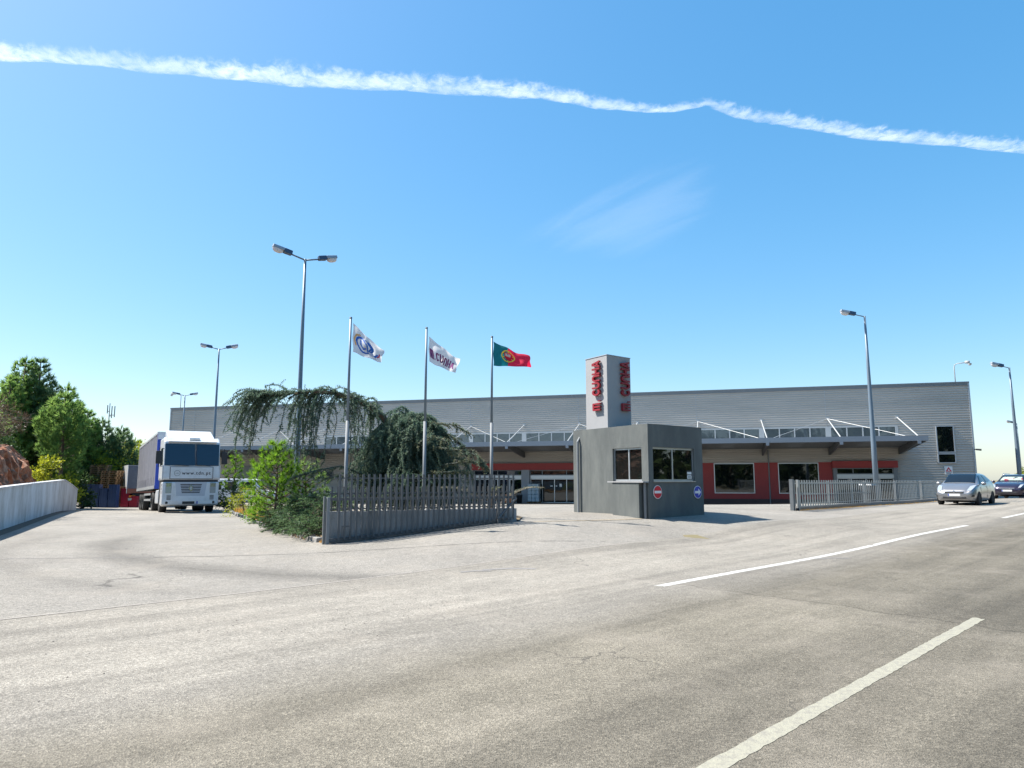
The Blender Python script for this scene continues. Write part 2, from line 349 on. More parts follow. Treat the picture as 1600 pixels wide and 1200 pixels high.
    f = math_('MULTIPLY', ramp(v3.outputs['Distance'], [(.02, 1.), (.05, 0.)]), ramp(sp3.outputs[1], [(.82, 0.), (.84, .6)])); col = mixc(f, col, (.07, .065, .06))
    L(col, b.inputs['Base Color'])
    bp = nt.nodes.new('ShaderNodeBump'); bp.inputs['Strength'].default_value = .8; bp.inputs['Distance'].default_value = .008
    L(math_('ADD', vo.outputs['Distance'], noise(60, 3)), bp.inputs['Height']); L(bp.outputs[0], b.inputs['Normal'])
    MATS[name] = m; return m
asphalt('asphalt_road', (.238, .219, .187), True); asphalt('asphalt_yard', (.248, .231, .203), False)
M('verge', (.20, .16, .09), .95, var=.35, scale=.6, bump=.6, bscale=3, dirt=(.10, .11, .03), dirt_amt=.8, dscale=.25)
def paint(name, base, lo):
    m = M(name, base, .7, var=.08, scale=9, bump=.3, bscale=90, dirt=(.21, .195, .165), dirt_amt=.95, dscale=19.); return m
paint('paint_white', (.52, .51, .48), .5); paint('paint_cream', (.30, .285, .22), .5)

ax = sorted(set([0.]+[s*v for s in (1, -1) for v in (4, 8, 12, 16, 20, 25, 30, 36, 42, 50, 58, 68, 80, 95, 110, 130, 150, 175, 200, 240, 300, 400, 600, 1000, 2000, 5000, 12000)]))
mb = MB(); n = len(ax)
for x in ax:
    for y in ax: mb.v.append((x, y, zg(x, y)-.07))
for i in range(n-1):
    for j in range(n-1): a = i*n+j; mb.f.append((a, a+n, a+n+1, a+1))
tag(mb.build('ground', 'verge', smooth=True), kind='structure')

def sn_sheet(name, s0, s1, n0, n1, ds, dn, dz, mat, parent=None, wob=0.):
    mb = MB(); a = max(1, int((s1-s0)/ds)); b = max(1, int((n1-n0)/dn))
    def fn(u, v):
        x, y = sn(s0+(s1-s0)*u, n0+(n1-n0)*v); return (x, y, zg(x, y)+dz)
    o = mb.grid(fn, a, b).build(name, mat, parent, smooth=True); return o
yard = sn_sheet('yard', -70, 95, 9.5, 105, 1., 1., .0, 'asphalt_yard'); tag(yard, kind='structure')
road = sn_sheet('road', -90, 190, -4.6, 9.62, 1., .79, .004, 'asphalt_road'); tag(road, kind='structure')
def ribbon(name, pts, w, dz, mat, parent):
    mb = MB(); out = []
    for (p, q) in zip(pts[:-1], pts[1:]):
        p, q = Vector(p), Vector(q); k = max(1, int((q-p).length/.6)); out += [p.lerp(q, i/k) for i in range(k)]
    out.append(Vector(pts[-1])); L_, R_ = [], []
    for i, p in enumerate(out):
        d = (out[min(i+1, len(out)-1)]-out[max(i-1, 0)]).normalized(); nrm = Vector((-d.y, d.x))*w/2
        L_.append(p+nrm); R_.append(p-nrm)
    for i in range(len(out)-1):
        mb.quad(*[(q.x, q.y, zg(q.x, q.y)+dz) for q in (L_[i], R_[i], R_[i+1], L_[i+1])])
    return mb.build(name, mat, parent)
def marking(name, s0, s1, n0, n1, w, mat):
    """painted line with worn, slightly ragged edges and ends"""
    mb = MB(); k = max(2, int((s1-s0)/(.06 if s0 < 14 else .2))); rows = []
    for i in range(k+1):
        f = i/k; s_, n_ = s0+(s1-s0)*f, n0+(n1-n0)*f; row = []
        for j in range(5):
            off = (j/4-.5)*w
            if j in (0, 4): off += rnd(-.006, .006)
            ss = s_+(rnd(-.04, .04) if i in (0, k) else 0.); x, y = sn(ss, n_+off); row.append((x, y, zg(x, y)+.0065))
        rows.append(row)
    for r0, r1 in zip(rows[:-1], rows[1:]):
        for j in range(4): mb.quad(r0[j], r1[j], r1[j+1], r0[j+1])
    return mb.build(name, mat, road)
marking('edge_line', 8.8, 25.6, 5.83, 5.72, .15, 'paint_white'); marking('edge_line', 30.5, 90, 5.68, 5.6, .15, 'paint_white'); marking('edge_line', -30, 3, -1.7, -1.7, .15, 'paint_white')
marking('centre_dash', -17, -7, 2.05, 2.05, .15, 'paint_cream'); marking('centre_dash', -1.4, 9.24, 2.05, 2.03, .118, 'paint_cream')
M('tar', (.05, .048, .045), .9, var=.4, scale=9); M('rail_rust', (.30, .23, .13), .8, var=.2)
ribbon('joint', [(-7.2, 14.46), (-4.4, 14.96), (-1.2, 15.55), (2.1, 16.1)], .035, .003, 'tar', yard)
M('tar_pale', (.20, .19, .18), .9, var=.3, scale=5)
ribbon('joint', [(-14, 13.0), (-9.85, 13.9), (-7.2, 14.46)], .04, .003, 'tar_pale', yard)
ribbon('gate_rail', [(.3, 18.75), (3.75, 20.65)], .06, .012, 'rail_rust', yard)
M('seam', (.30, .275, .245), .9, var=.25, scale=5)
ribbon('seam', [sn(-6, 9.55), sn(8.6, 9.55), sn(14, 9.5)], .045, .0085, 'seam', road)
for k, (px, py, w_, l_) in enumerate(((-.05, 12.2, .12, .9), (-.6, 11.95, .1, .5), (6.2, 14.0, .10, .7))):
    ribbon('pothole_edge', [(px-l_/2, py-.1), (px, py+.05), (px+l_/2, py)], w_, .0088, 'tar_pale', road)

# ------------------------------------------------------------------ warehouse (local x along the front, -y towards the viewer)
WL = 70.96; WZ = -.42
wh = empty('warehouse', (-34.49, 70.99, WZ), R(-15.766), 'long grey ribbed-metal warehouse with red panels and a deep front canopy', 'warehouse')
Z = lambda z: z-WZ
mb = MB(); prof = [(0, 0), (.034, 0), (.038, -.052), (.058, -.052)]; zs = []
z = 0.
while z < 9.0:
    zs += [(z+a, y) for a, y in prof]; z += .18
xs = [0, 10, 20, 30, 40, 50, 60, WL]
for (zz, yy) in zs:
    for x in xs: mb.v.append((x, yy, zz))
n = len(xs)
for i in range(len(zs)-1):
    for j in range(n-1): mb.f.append((i*n+j, i*n+j+1, (i+1)*n+j+1, (i+1)*n+j))
mb.build('ribbed_wall', 'cladding', wh, fix=False)
MB().box(-.02, .0, .0, 42, 0, 9.05).build('side_wall', 'cladding', wh)
MB().box(WL, WL+.02, .0, 42, 0, 9.05).build('side_wall', 'cladding', wh)
MB().box(0, WL, 42, 42.05, 0, 9.05).build('rear_wall', 'cladding', wh)
MB().box(.05, WL-.05, .1, 41.9, 8.45, 8.6).build('roof', 'roof_membrane', wh)
MB().box(-.06, WL+.06, -.10, .25, 9.05, 9.16).box(-.05, WL+.05, -.075, -.05, 8.86, 9.05).build('parapet_cap', 'trim_dark', wh)
for x in (-.05, WL-.05): MB().box(x, x+.11, -.085, .12, 0, 9.04).build('corner_trim', 'trim_light', wh)
COLS = [7.85]+[12.7+4.85*k for k in range(12)]
# clerestory glazing above the canopy
for k in range(1, 12):
    x0, x1 = COLS[k]+.2, COLS[k+1]-.2
    if k < 2: continue
    fr = MB()
    zb, zt = 4.45, 6.0
    fr.box(x0-.2, x1+.2, -.11, -.05, zt-.09, zt); fr.box(x0-.2, x0, -.11, -.05, zb, zt-.09); fr.box(x1, x1+.2, -.11, -.05, zb, zt-.09)
    w = (x1-x0)/4
    for q in range(1, 4): fr.box(x0+w*q-.045, x0+w*q+.045, -.11, -.05, zb, zt-.09)
    win = fr.build('clerestory_window', 'white_metal', wh)
    for q in range(4): MB().box(x0+w*q+.045 if q else x0, x0+w*(q+1)-.045 if q < 3 else x1, -.075, -.06, zb, zt-.09).build('pane', 'pane_sky', win)
# canopy
cx0, cx1, cdp = 4.6, 66.6, 5.45
zo, zi = Z(4.50), Z(4.02)          # roof sheet, outer and inner height
mb = MB(); lights = []
bays = [(COLS[k], COLS[k+1]) for k in range(12)]
def cz(y, dz=0.): return zi+(zo-zi)*(-y/cdp)+dz
def slab(mb, xa, xb, ya, yb, t0, t1):
    mb.hexa([(xa, ya, cz(ya, t0)), (xb, ya, cz(ya, t0)), (xb, yb, cz(yb, t0)), (xa, yb, cz(yb, t0))], [(xa, ya, cz(ya, t1)), (xb, ya, cz(ya, t1)), (xb, yb, cz(yb, t1)), (xa, yb, cz(yb, t1))])
edges = [cx0]
for a, b in bays:
    m_ = a+(b-a)*.45; lights.append((m_-.5, m_+.5)); edges += [m_-.5, m_+.5]
edges.append(cx1)
for q in range(0, len(edges), 2): slab(mb, edges[q], edges[q+1], -cdp, -.05, -.10, -.05)
for a, b in lights: slab(mb, a, b, -cdp, -4.3, -.10, -.05); slab(mb, a, b, -1.4, -.05, -.10, -.05)
can = mb.build('canopy', 'canopy_metal', wh)
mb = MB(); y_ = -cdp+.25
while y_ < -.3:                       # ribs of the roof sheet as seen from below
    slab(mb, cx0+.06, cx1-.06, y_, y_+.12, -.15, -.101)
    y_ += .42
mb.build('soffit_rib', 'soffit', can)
M('rooflight', (.75, .78, .78), .5, 0, var=.05)
m = bpy.data.materials.new('rooflight_sheet'); m.use_nodes = True; nt = m.node_tree; nt.nodes.clear()
o_ = nt.nodes.new('ShaderNodeOutputMaterial'); t_ = nt.nodes.new('ShaderNodeBsdfTranslucent'); t_.inputs[0].default_value = (.18, .185, .185, 1); nt.links.new(t_.outputs[0], o_.inputs[0]); MATS['rooflight_sheet'] = m
for a, b in lights:
    mb = MB()
    for y0 in (-4.25, -3.5, -2.75, -2.0):
        mb.quad((a, y0, cz(y0, -.07)), (b, y0, cz(y0, -.07)), (b, y0+.62, cz(y0+.62, -.07)), (a, y0+.62, cz(y0+.62, -.07)))
    mb.build('rooflight', 'rooflight_sheet', can)
    mb = MB()
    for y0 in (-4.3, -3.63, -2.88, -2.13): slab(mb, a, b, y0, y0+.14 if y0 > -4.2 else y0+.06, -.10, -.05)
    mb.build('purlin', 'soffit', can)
MB().box(cx0, cx1, -cdp-.07, -cdp-.005, zo-.36, zo).build('fascia', 'fascia', can)
for xx in (cx0, cx1-.06): MB().hexa([(xx, -cdp, zo-.36), (xx+.06, -cdp, zo-.36), (xx+.06, -.06, zi-.36), (xx, -.06, zi-.36)], [(xx, -cdp, zo-.02), (xx+.06, -cdp, zo-.02), (xx+.06, -.06, zi-.02), (xx, -.06, zi-.02)]).build('end_fascia', 'fascia', can)
apex = Z(6.2)
for k, x in enumerate(COLS):
    MB().hexa([(x-.07, -cdp, zo-.50), (x+.07, -cdp, zo-.50), (x+.07, -.05, zi-.62), (x-.07, -.05, zi-.62)], [(x-.07, -cdp, zo-.15), (x+.07, -cdp, zo-.15), (x+.07, -.05, zi-.15), (x-.07, -.05, zi-.15)]).build('beam', 'soffit', can)
    MB().box(x-.11, x+.11, -cdp-.10, -cdp-.072, zo-.56, zo-.30).build('bracket', 'fascia', can)
    MB().tube([(x, -.05, apex), (x, -cdp+.15, zo-.02)], .042, 8).box(x-.12, x+.12, -.09, -.02, apex-.12, apex+.12).build('strut', 'white_metal', can)
    if k % 2 == 1:
        for dx in (-4.85, 4.85):
            if cx0 < x+dx < cx1: MB().tube([(x, -.06, apex), (x+dx*.97, -cdp+.9, zo-.08)], .018, 6).build('tie_rod', 'white_metal', can)
# red front panels with two display windows
def pane_part(name, x0, x1, z0, z1, y, parent, fmat='alu', gm='pane_dark', fw=.06, mull=(), trans=()):
    fr = MB().box(x0, x1, y-.05, y+.03, z0, z0+fw).box(x0, x1, y-.05, y+.03, z1-fw, z1).box(x0, x0+fw, y-.05, y+.03, z0+fw, z1-fw).box(x1-fw, x1, y-.05, y+.03, z0+fw, z1-fw)
    for xm in mull: fr.box(xm-fw/2, xm+fw/2, y-.045, y+.03, z0+fw, z1-fw)
    f = fr.build(name, fmat, parent)
    cuts = [x0+fw]+[m_ for m_ in mull]+[x1-fw]
    for a, b in zip(cuts[:-1], cuts[1:]): MB().box(a, b, y-.02, y-.008, z0+fw, z1-fw).build('pane', gm, f)
    return f
mb = MB()
w1, w2, wz0, wz1 = (52.61, 55.66), (57.42, 60.35), Z(.46), Z(2.82)
zt = Z(2.86)
mb.box(51.72, w1[0], -.09, -.01, .45, zt).box(w1[1], w2[0], -.09, -.01, .45, zt).box(w2[1], 61.32, -.09, -.01, .45, zt)
mb.box(w1[0], w1[1], -.09, -.01, .45, wz0).box(w2[0], w2[1], -.09, -.01, .45, wz0)
mb.build('red_panel', 'red_wall', wh)
MB().box(51.72, 61.32, -.10, -.01, 0, .448).build('plinth', 'plinth', wh)
for a, b in (w1, w2):
    MB().box(a, b, -.046, -.04, wz0, wz1).build('backing', 'interior', wh)
    pane_part('display_window', a, b, wz0, wz1, -.075, wh)
# entrance on the right
MB().box(61.3, 65.8, -.42, -.05, Z(2.42), Z(2.93)).build('red_lintel', 'red_wall', wh)
MB().box(61.35, 65.75, -.052, -.047, 0, Z(2.42)).build('backing', 'interior', wh)
MB().box(61.36, 61.6, -.25, -.06, 0, Z(2.415)).box(65.5, 65.75, -.3, -.06, 0, Z(2.415)).build('door_jamb', 'trim_dark', wh)
d = pane_part('entrance_doors', 61.6, 65.5, .02, Z(1.65), -.14, wh, mull=(62.6, 63.6, 64.55))
pane_part('transom_window', 61.6, 65.5, Z(1.94), Z(2.4), -.14, wh, 'trim_dark', mull=(62.75,))
MB().box(61.6, 65.5, -.28, -.10, Z(1.66), Z(1.93)).build('door_header', 'alu', wh)
# entrance on the left
MB().box(32.3, 47.2, -.42, -.05, Z(2.36), Z(2.92)).build('red_lintel', 'red_wall', wh)
MB().box(32.4, 47.1, -.052, -.047, 0, Z(2.36)).build('backing', 'interior', wh)
MB().box(36.8, 37.5, -.5, -.06, 0, Z(2.355)).build('column', 'column_grey', wh)
d = pane_part('entrance_doors', 37.52, 46.9, .02, Z(1.61), -.14, wh, mull=(38.56, 39.62, 40.66, 41.72, 43., 44.3, 45.6))
pane_part('transom_window', 37.52, 46.9, Z(1.9), Z(2.34), -.14, wh, 'trim_dark', mull=(38.56, 40.66, 43., 45.))
MB().box(37.52, 46.9, -.28, -.10, Z(1.62), Z(1.89)).build('door_header', 'alu', wh)
pane_part('entrance_doors', 32.45, 36.78, .02, Z(1.61), -.14, wh, mull=(33.5, 34.6, 35.7))
pane_part('transom_window', 32.45, 36.78, Z(1.9), Z(2.34), -.14, wh, 'trim_dark', mull=(34.6,))
MB().box(32.45, 36.78, -.28, -.10, Z(1.62), Z(1.89)).build('door_header', 'alu', wh)
for x0, x1, z0, z1 in ((39.25, 39.45, 1.38, 1.46), (39.72, 39.85, 1.38, 1.46), (40.05, 40.25, 1.35, 1.62)):
    MB().box(x0, x1, -.178, -.172, z0, z1).build('door_notice', 'paper', wh)
pane_part('low_window', 17.0, 18.6, Z(1.75), Z(2.3), -.09, wh, 'trim_dark')
MB().box(8.2, 12.2, -.07, -.02, 0, 3.3).build('loading_door', 'trim_dark', wh)
pane_part('tall_window', 68.55, 69.75, Z(3.5), Z(5.5), -.09, wh, 'trim_light', 'pane_dark', .07)
pane_part('tall_window', 68.55, 69.75, Z(2.72), Z(3.45), -.09, wh, 'trim_light', 'pane_dark', .07)
for x in [9.7*k+2.9 for k in range(7)]: MB().box(x-.012, x+.012, -.0545, -.04, Z(4.1) if x > 5 else 0, 8.85).build('panel_joint', 'trim_light', wh)
for x in (22.4, 32.1, 46.8, 56.5): MB().tube([(x+.25, -.13, 0), (x+.25, -.13, zi-.2)], .05, 8).build('downpipe', 'galv', wh)
def w2w(x, y, z): return tuple(wh.matrix_basis @ Vector((x, y, z)))
bpy.context.view_layer.update()

# ------------------------------------------------------------------ gatehouse
GK = .727
F0 = Vector((3.984, 20.698, .4095)); E1 = Vector((.7714, .6364, 0)); E2 = Vector((-.5174, .8557, 0)); GW, GL = 3.63, 5.083
gh = empty('gatehouse', F0, 0, 'dark grey rendered gatehouse with corner windows at the entrance', 'gatehouse')
def gp(a, b, z): return (E1*a+E2*b+Vector((0, 0, z)))*GK
def sk(mb, a0, a1, b0, b1, z0, z1):
    return mb.hexa([gp(a0, b0, z0), gp(a1, b0, z0), gp(a1, b1, z0), gp(a0, b1, z0)], [gp(a0, b0, z1), gp(a1, b0, z1), gp(a1, b1, z1), gp(a0, b1, z1)])
T_ = .16
mb = MB(); z0 = -.35
sk(mb, 0, GW, 0, T_, z0, 1.42); sk(mb, 0, .30, 0, T_, 1.42, 2.83); sk(mb, 3.04, GW, 0, T_, 1.42, 2.83)          # right-hand face
sk(mb, 0, T_, T_, GL, z0, 1.42); sk(mb, 0, T_, T_, .40, 1.42, 2.83); sk(mb, 0, T_, 2.24, GL, 1.42, 2.83)           # left-hand face
sk(mb, GW-T_, GW, T_, GL, z0, 2.83); sk(mb, T_, GW-T_, GL-T_, GL, z0, 2.83)
mb.build('wall', 'stucco', gh)
sk(MB(), 0, GW, 0, GL, 2.83, 3.77).build('parapet', 'stucco', gh)
sk(MB(), T_, GW-T_, T_, GL-T_, 0, .05).build('floor', 'interior', gh)
sk(MB(), .5, 1.0, .9, 2.6, .05, .80).build('desk', 'pallet_wood', gh)
sk(MB(), -.32, -.001, .30, 1.95, z0, 1.40).build('counter_wall', 'stucco', gh)
sk(MB(), -.36, .10, .0, 2.24, 1.401, 1.45).build('window_sill', 'stucco_light', gh)
sk(MB(), .28, 3.06, -.05, .10, 1.421, 1.455).build('window_sill', 'alu', gh)
def win(a0, a1, b0, b1, side):
    zb, zt, fw = 1.456, 2.83, .07
    f = MB()
    if side == 'r':
        am = (a0+a1)/2-.05
        for (p, q) in ((a0, a0+fw), (am-fw/2, am+fw/2), (a1-fw, a1)): sk(f, p, q, b0, b1, zb, zt)
        for (p, q) in ((a0+fw, am-fw/2), (am+fw/2, a1-fw)): sk(f, p, q, b0, b1, zb, zb+fw); sk(f, p, q, b0, b1, zt-fw, zt)
        o = f.build('window', 'alu', gh)
        for (p, q) in ((a0+fw, am-fw/2), (am+fw/2, a1-fw)): sk(MB(), p, q, b0+.02, b0+.03, zb+fw, zt-fw).build('pane', 'pane_booth', o)
    else:
        bm = (b0+b1)/2-.05
        for (p, q) in ((b0, b0+fw), (bm-fw/2, bm+fw/2), (b1-fw, b1)): sk(f, a0, a1, p, q, zb, zt)
        for (p, q) in ((b0+fw, bm-fw/2), (bm+fw/2, b1-fw)): sk(f, a0, a1, p, q, zb, zb+fw); sk(f, a0, a1, p, q, zt-fw, zt)
        o = f.build('window', 'alu', gh)
        for (p, q) in ((b0+fw, bm-fw/2), (bm+fw/2, b1-fw)): sk(MB(), a0+.02, a0+.03, p, q, zb+fw, zt-fw).build('pane', 'pane_booth', o)
win(.30, 3.04, .07, .13, 'r'); win(.09, .15, .40, 2.24, 'l')
for i, (p, q, z_, z__) in enumerate(((2.62, 2.92, 1.74, 1.84), (2.62, 2.92, 1.56, 1.70))): sk(MB(), p, q, .083, .088, z_, z__).build('sticker', 'paper', gh)
sk(MB(), 2.60, 2.94, .0885, .0895, 1.53, 1.90).build('sticker', 'sticker_dark', gh)
sk(MB(), 2.66, 2.88, .0815, .0825, 1.61, 1.65).build('sticker', 'sticker_dark', gh)
mb = MB().tube([gp(-.08, .17, -.2), gp(-.08, .17, 1.38)], .05, 8); mb.build('downpipe', 'trim_dark', gh)
mb = MB().tube([gp(-.10, 4.62, -.2), gp(-.10, 4.62, 3.25), gp(.05, 4.62, 3.45)], .04, 8); mb.build('downpipe', 'galv', gh)
# traffic signs fixed to the gatehouse wall
def gsign(name, a, z, mat, label, r=.195):
    c = F0+gp(a, -.02, z); e = empty(name, c, 0, label, 'sign')
    nrm = Vector((E1.y, -E1.x, 0))
    def disc(rad, off, h=.012, n=40):
        mb = MB(); poly = [E1*rad*math.cos(2*PI*k/n)+Vector((0, 0, rad*math.sin(2*PI*k/n)))+nrm*off for k in range(n)]; return mb.prism(poly, nrm*h)
    disc(r, .0).build('rim', 'sign_white', e); disc(r*.92, .0125, .004).build('face', mat, e)
    return e, nrm
e, nr = gsign('no_entry_sign', .50, 1.02, 'sign_red', 'round red no entry sign with white bar on the gatehouse')
poly = [E1*x+Vector((0, 0, z))+nr*.017 for x, z in ((-0.154, -0.037), (0.154, -0.037), (0.154, 0.037), (-0.154, 0.037))]; MB().prism(poly, nr*.004).build('bar', 'sign_white', e)
e, nr = gsign('arrow_sign', 3.17, .99, 'sign_blue', 'round blue sign with white arrow pointing right on the gatehouse')
poly = [E1*x+Vector((0, 0, z))+nr*.017 for x, z in ((-0.149, -0.037), (0.025, -0.037), (0.025, -0.108), (0.154, 0), (0.025, 0.108), (0.025, 0.037), (-0.149, 0.037))]; MB().prism(poly, nr*.004).build('arrow', 'sign_white', e)

# ------------------------------------------------------------------ sign pylon with upright red letters
T0 = Vector((3.155, 23.12, .4095+.727*3.77)); TW, TH = 1.61, 7.19-3.77
py_ = empty('sign_pylon', T0, 0, 'square pale grey pylon with upright red lettering on the gatehouse roof', 'pylon')
sk(MB(), 0, TW, 0, TW, -.003, TH).build('shaft', 'stucco_light', py_, bevel=.012)
sk(MB(), -.02, TW+.02, -.02, TW+.02, TH+.0005, TH+.03).build('cap', 'trim_light', py_)
def arc(cx, cy, rx, ry, a0, a1, n=8): return [(cx+rx*math.cos(R(a0+(a1-a0)*k/n)), cy+ry*math.sin(R(a0+(a1-a0)*k/n))) for k in range(n+1)]
# glyphs as thick strokes in a unit box (x advance, y up)
GL_ = {'M': (1.0, [[(.12, 0), (.12, .86), (.5, .86), (.88, .86), (.88, 0)], [(.5, .86), (.5, 0)]]),
       '.': (.34, [[(.1, .10), (.24, .10)]]),
       'C': (.86, [arc(.46, .5, .34, .40, 40, 320, 12)]),
       'U': (.86, [[(.12, 1), (.12, .42)]+arc(.43, .40, .31, .30, 180, 360, 8)+[(.74, 1)]]),
       'N': (.86, [[(.12, 0), (.12, .58)]+arc(.43, .58, .31, .30, 180, 0, 8)+[(.74, 0)]]),
       'H': (.86, [[(.12, 0), (.12, 1)], [(.74, 0), (.74, 1)], [(.12, .48), (.74, .48)]]),
       'A': (.86, [[(.10, 0), (.36, .9), (.50, .9), (.76, 0)], [(.22, .30), (.64, .30)]]),
       ' ': (.42, [])}
def stroke(mb, pts, w, fn, d):
    """flat thick polyline in glyph space, mapped by fn(x, y, depth)"""
    for i, (p, q) in enumerate(zip(pts[:-1], pts[1:])):
        p, q = Vector(p), Vector(q); t = (q-p)
        if t.length < 1e-6: continue
        t.normalize(); nn = Vector((-t.y, t.x))*w/2; ext = t*w*.5*(.9 if True else 0)
        e0 = ext if i == 0 else ext*.55; e1 = ext if i == len(pts)-2 else ext*.55
        if i == 0: e0 = t*.0
        if i == len(pts)-2: e1 = t*.0
        c = [p-e0+nn, p-e0-nn, q+e1-nn, q+e1+nn]
        dz = .0006*i
        mb.hexa([fn(v.x, v.y, -dz) for v in c], [fn(v.x, v.y, d+dz) for v in c])
def letters(face):
    z = 4.66-3.77; hgt = .56; adv = .36
    nrm = (-Vector((E2.y, -E2.x, 0)).normalized() if face == 'l' else Vector((E1.y, -E1.x, 0)))
    for ch in 'M. CUNHA':
        wd, st = GL_[ch]
        if st:
            mb = MB()
            for s_ in st:
                def fn(x, y, dd, z=z):
                    # text runs upwards; glyph up points to the left of the face
                    if face == 'l': base = E2*(.40+y*hgt)
                    else: base = E1*(TW-.20-y*hgt)
                    return (base+Vector((0, 0, z+x*adv))+nrm*(.04+dd))*GK
                stroke(mb, s_, .21, fn, .10)
            mb.build('letter', 'letter_red', py_)
        z += wd*adv+.02
letters('l'); letters('r')

# ------------------------------------------------------------------ low wall with railing, and the sliding gate parked in front of it
def slat_run(parent, name, x0, x1, n, y, z0f, z1f, w, t, mat):
    """upright flat bars; bars of one height share their mesh"""
    cache = {}
    for k in range(n):
        x = x0+(x1-x0)*k/(n-1); a, b = z0f(x), z1f(x); key = (round(a, 2), round(b, 2))
        if key not in cache:
            o = MB().box(-w/2, w/2, -t/2, t/2, key[0], key[1]).build(name, mat, parent); cache[key] = o; o.location = (x, y, 0)
        else: link_copy(cache[key], parent, (x, y, 0))
GA = Vector((-4.27, 16.72)); GB = Vector((.16, 19.0)); gd = GB-GA; gl_ = gd.length; ga = math.atan2(gd.y, gd.x)
gz = lambda x: zg(GA.x+gd.x*x/gl_, GA.y+gd.y*x/gl_)
wl = empty('garden_wall', (GA.x, GA.y, 0), ga, 'low stained concrete wall with upright grey railing around the planted corner', 'wall')
mb = MB()
for k in range(10):
    xa, xb = -.06+(gl_+.1)*k/10, -.06+(gl_+.1)*(k+1)/10
    mb.hexa([(xa, .16, gz(xa)-.2), (xb, .16, gz(xb)-.2), (xb, .34, gz(xb)-.2), (xa, .34, gz(xa)-.2)], [(xa, .16, .77), (xb, .16, .75), (xb, .34, .75), (xa, .34, .77)])
mb.build('masonry', 'concrete', wl)
slat_run(wl, 'railing_bar', .10, gl_-.05, 35, .25, lambda x: .74, lambda x: 1.34, .04, .02, 'gate_dark')
MB().box(.05, gl_, .235, .262, 1.16, 1.20).box(.05, gl_, .235, .262, .80, .83).build('railing_rail', 'gate_dark', wl)
sg = empty('sliding_gate', (GA.x, GA.y, 0), ga, 'dark sliding gate of upright bars parked before the garden wall', 'gate')
slat_run(sg, 'gate_bar', .22, gl_-.16, 34, -.03, lambda x: gz(x)+.07, lambda x: 1.64, .05, .02, 'gate_dark')
MB().box(0, gl_-.05, .0, .05, 1.02, 1.085).build('top_rail', 'gate_dark', sg)
MB().box(.1, gl_-.1, .0, .03, 1.53, 1.56).build('upper_rail', 'gate_dark', sg)
mb = MB()
for k in range(12):
    xa, xb = gl_*.96*k/12, gl_*.96*(k+1)/12; mb.hexa([(xa, 0, gz(xa)+.05), (xb, 0, gz(xb)+.05), (xb, .05, gz(xb)+.05), (xa, .05, gz(xa)+.05)], [(xa, 0, gz(xa)+.12), (xb, 0, gz(xb)+.12), (xb, .05, gz(xb)+.12), (xa, .05, gz(xa)+.12)])
mb.build('bottom_rail', 'gate_dark', sg)
MB().box(-.07, 0, -.05, .06, gz(0)-.05, 1.10).build('end_post', 'galv', sg)
MB().box(-.13, -.09, .02, .10, gz(0)-.05, 1.12).build('guide_post', 'galv_dark', sg)
MB().tube([(gl_-.62, -.06, .50), (gl_-.08, -.06, 1.03)], .028, 6).build('brace', 'gate_dark', sg)
MB().box(gl_-.62, gl_-.57, -.055, .05, gz(gl_-.6)-.02, 1.02).build('end_post', 'gate_dark', sg)
MB().box(.28, .52, -.052, -.044, .40, .44).box(.28, .31, -.052, -.044, .18, .40).box(.49, .52, -.052, -.044, .18, .40).build('latch_box', 'gate_dark', sg)

# ------------------------------------------------------------------ right-hand railing and gate, along the road
FA = Vector((10.95, 27.55)); FB = Vector((26.8, 43.4)); fd = FB-FA; fl = fd.length; fa = math.atan2(fd.y, fd.x)
fz = lambda x: zg(FA.x+fd.x*x/fl, FA.y+fd.y*x/fl)
rf = empty('road_railing', (FA.x, FA.y, 0), fa, 'long pale railing of thin upright bars on a kerb beside the parked cars', 'fence')
mb = MB()
for k in range(16):
    xa, xb = .5+(fl-.5)*k/16, .5+(fl-.5)*(k+1)/16
    mb.hexa([(xa, .16, fz(xa)-.2), (xb, .16, fz(xb)-.2), (xb, .36, fz(xb)-.2), (xa, .36, fz(xa)-.2)], [(xa, .16, fz(xa)+.16), (xb, .16, fz(xb)+.16), (xb, .36, fz(xb)+.16), (xa, .36, fz(xa)+.16)])
mb.build('kerb', 'kerb', rf)
slat_run(rf, 'railing_bar', .55, fl-.1, 88, .25, lambda x: round((fz(x)+.13)*12)/12, lambda x: 1.49, .055, .012, 'gate_pale')
mb = MB().box(.5, fl, .262, .29, 1.34, 1.38)
for k in range(12):
    xa, xb = .5+(fl-.5)*k/12, .5+(fl-.5)*(k+1)/12
    za, zb = fz(xa)+.24, fz(xb)+.24; mb.hexa([(xa, .262, za), (xb, .262, zb), (xb, .29, zb), (xa, .29, za)], [(xa, .262, za+.035), (xb, .262, zb+.035), (xb, .29, zb+.035), (xa, .29, za+.035)])
mb.build('railing_rail', 'gate_pale', rf)
for x in (4.2, 8.6, 13.0, 17.5): MB().box(x-.05, x+.05, .30, .40, fz(x)-.1, 1.45).build('railing_post', 'galv_dark', rf)
rg = empty('open_gate', (FA.x, FA.y, 0), fa, 'pale open sliding gate overlapping the near end of the road railing', 'gate')
slat_run(rg, 'gate_bar', .35, 8.2, 33, -.02, lambda x: round((fz(x)+.14)*12)/12, lambda x: 1.50, .055, .012, 'gate_pale')
MB().box(.3, 8.25, .0, .025, .92, .95).box(.3, 8.25, .0, .025, 1.38, 1.41).box(.3, 8.25, .0, .03, fz(2)+.13, fz(2)+.17).build('gate_rail', 'gate_pale', rg)
MB().box(.22, .30, -.04, .05, fz(0)+.02, 1.51).build('end_post', 'gate_pale', rg)
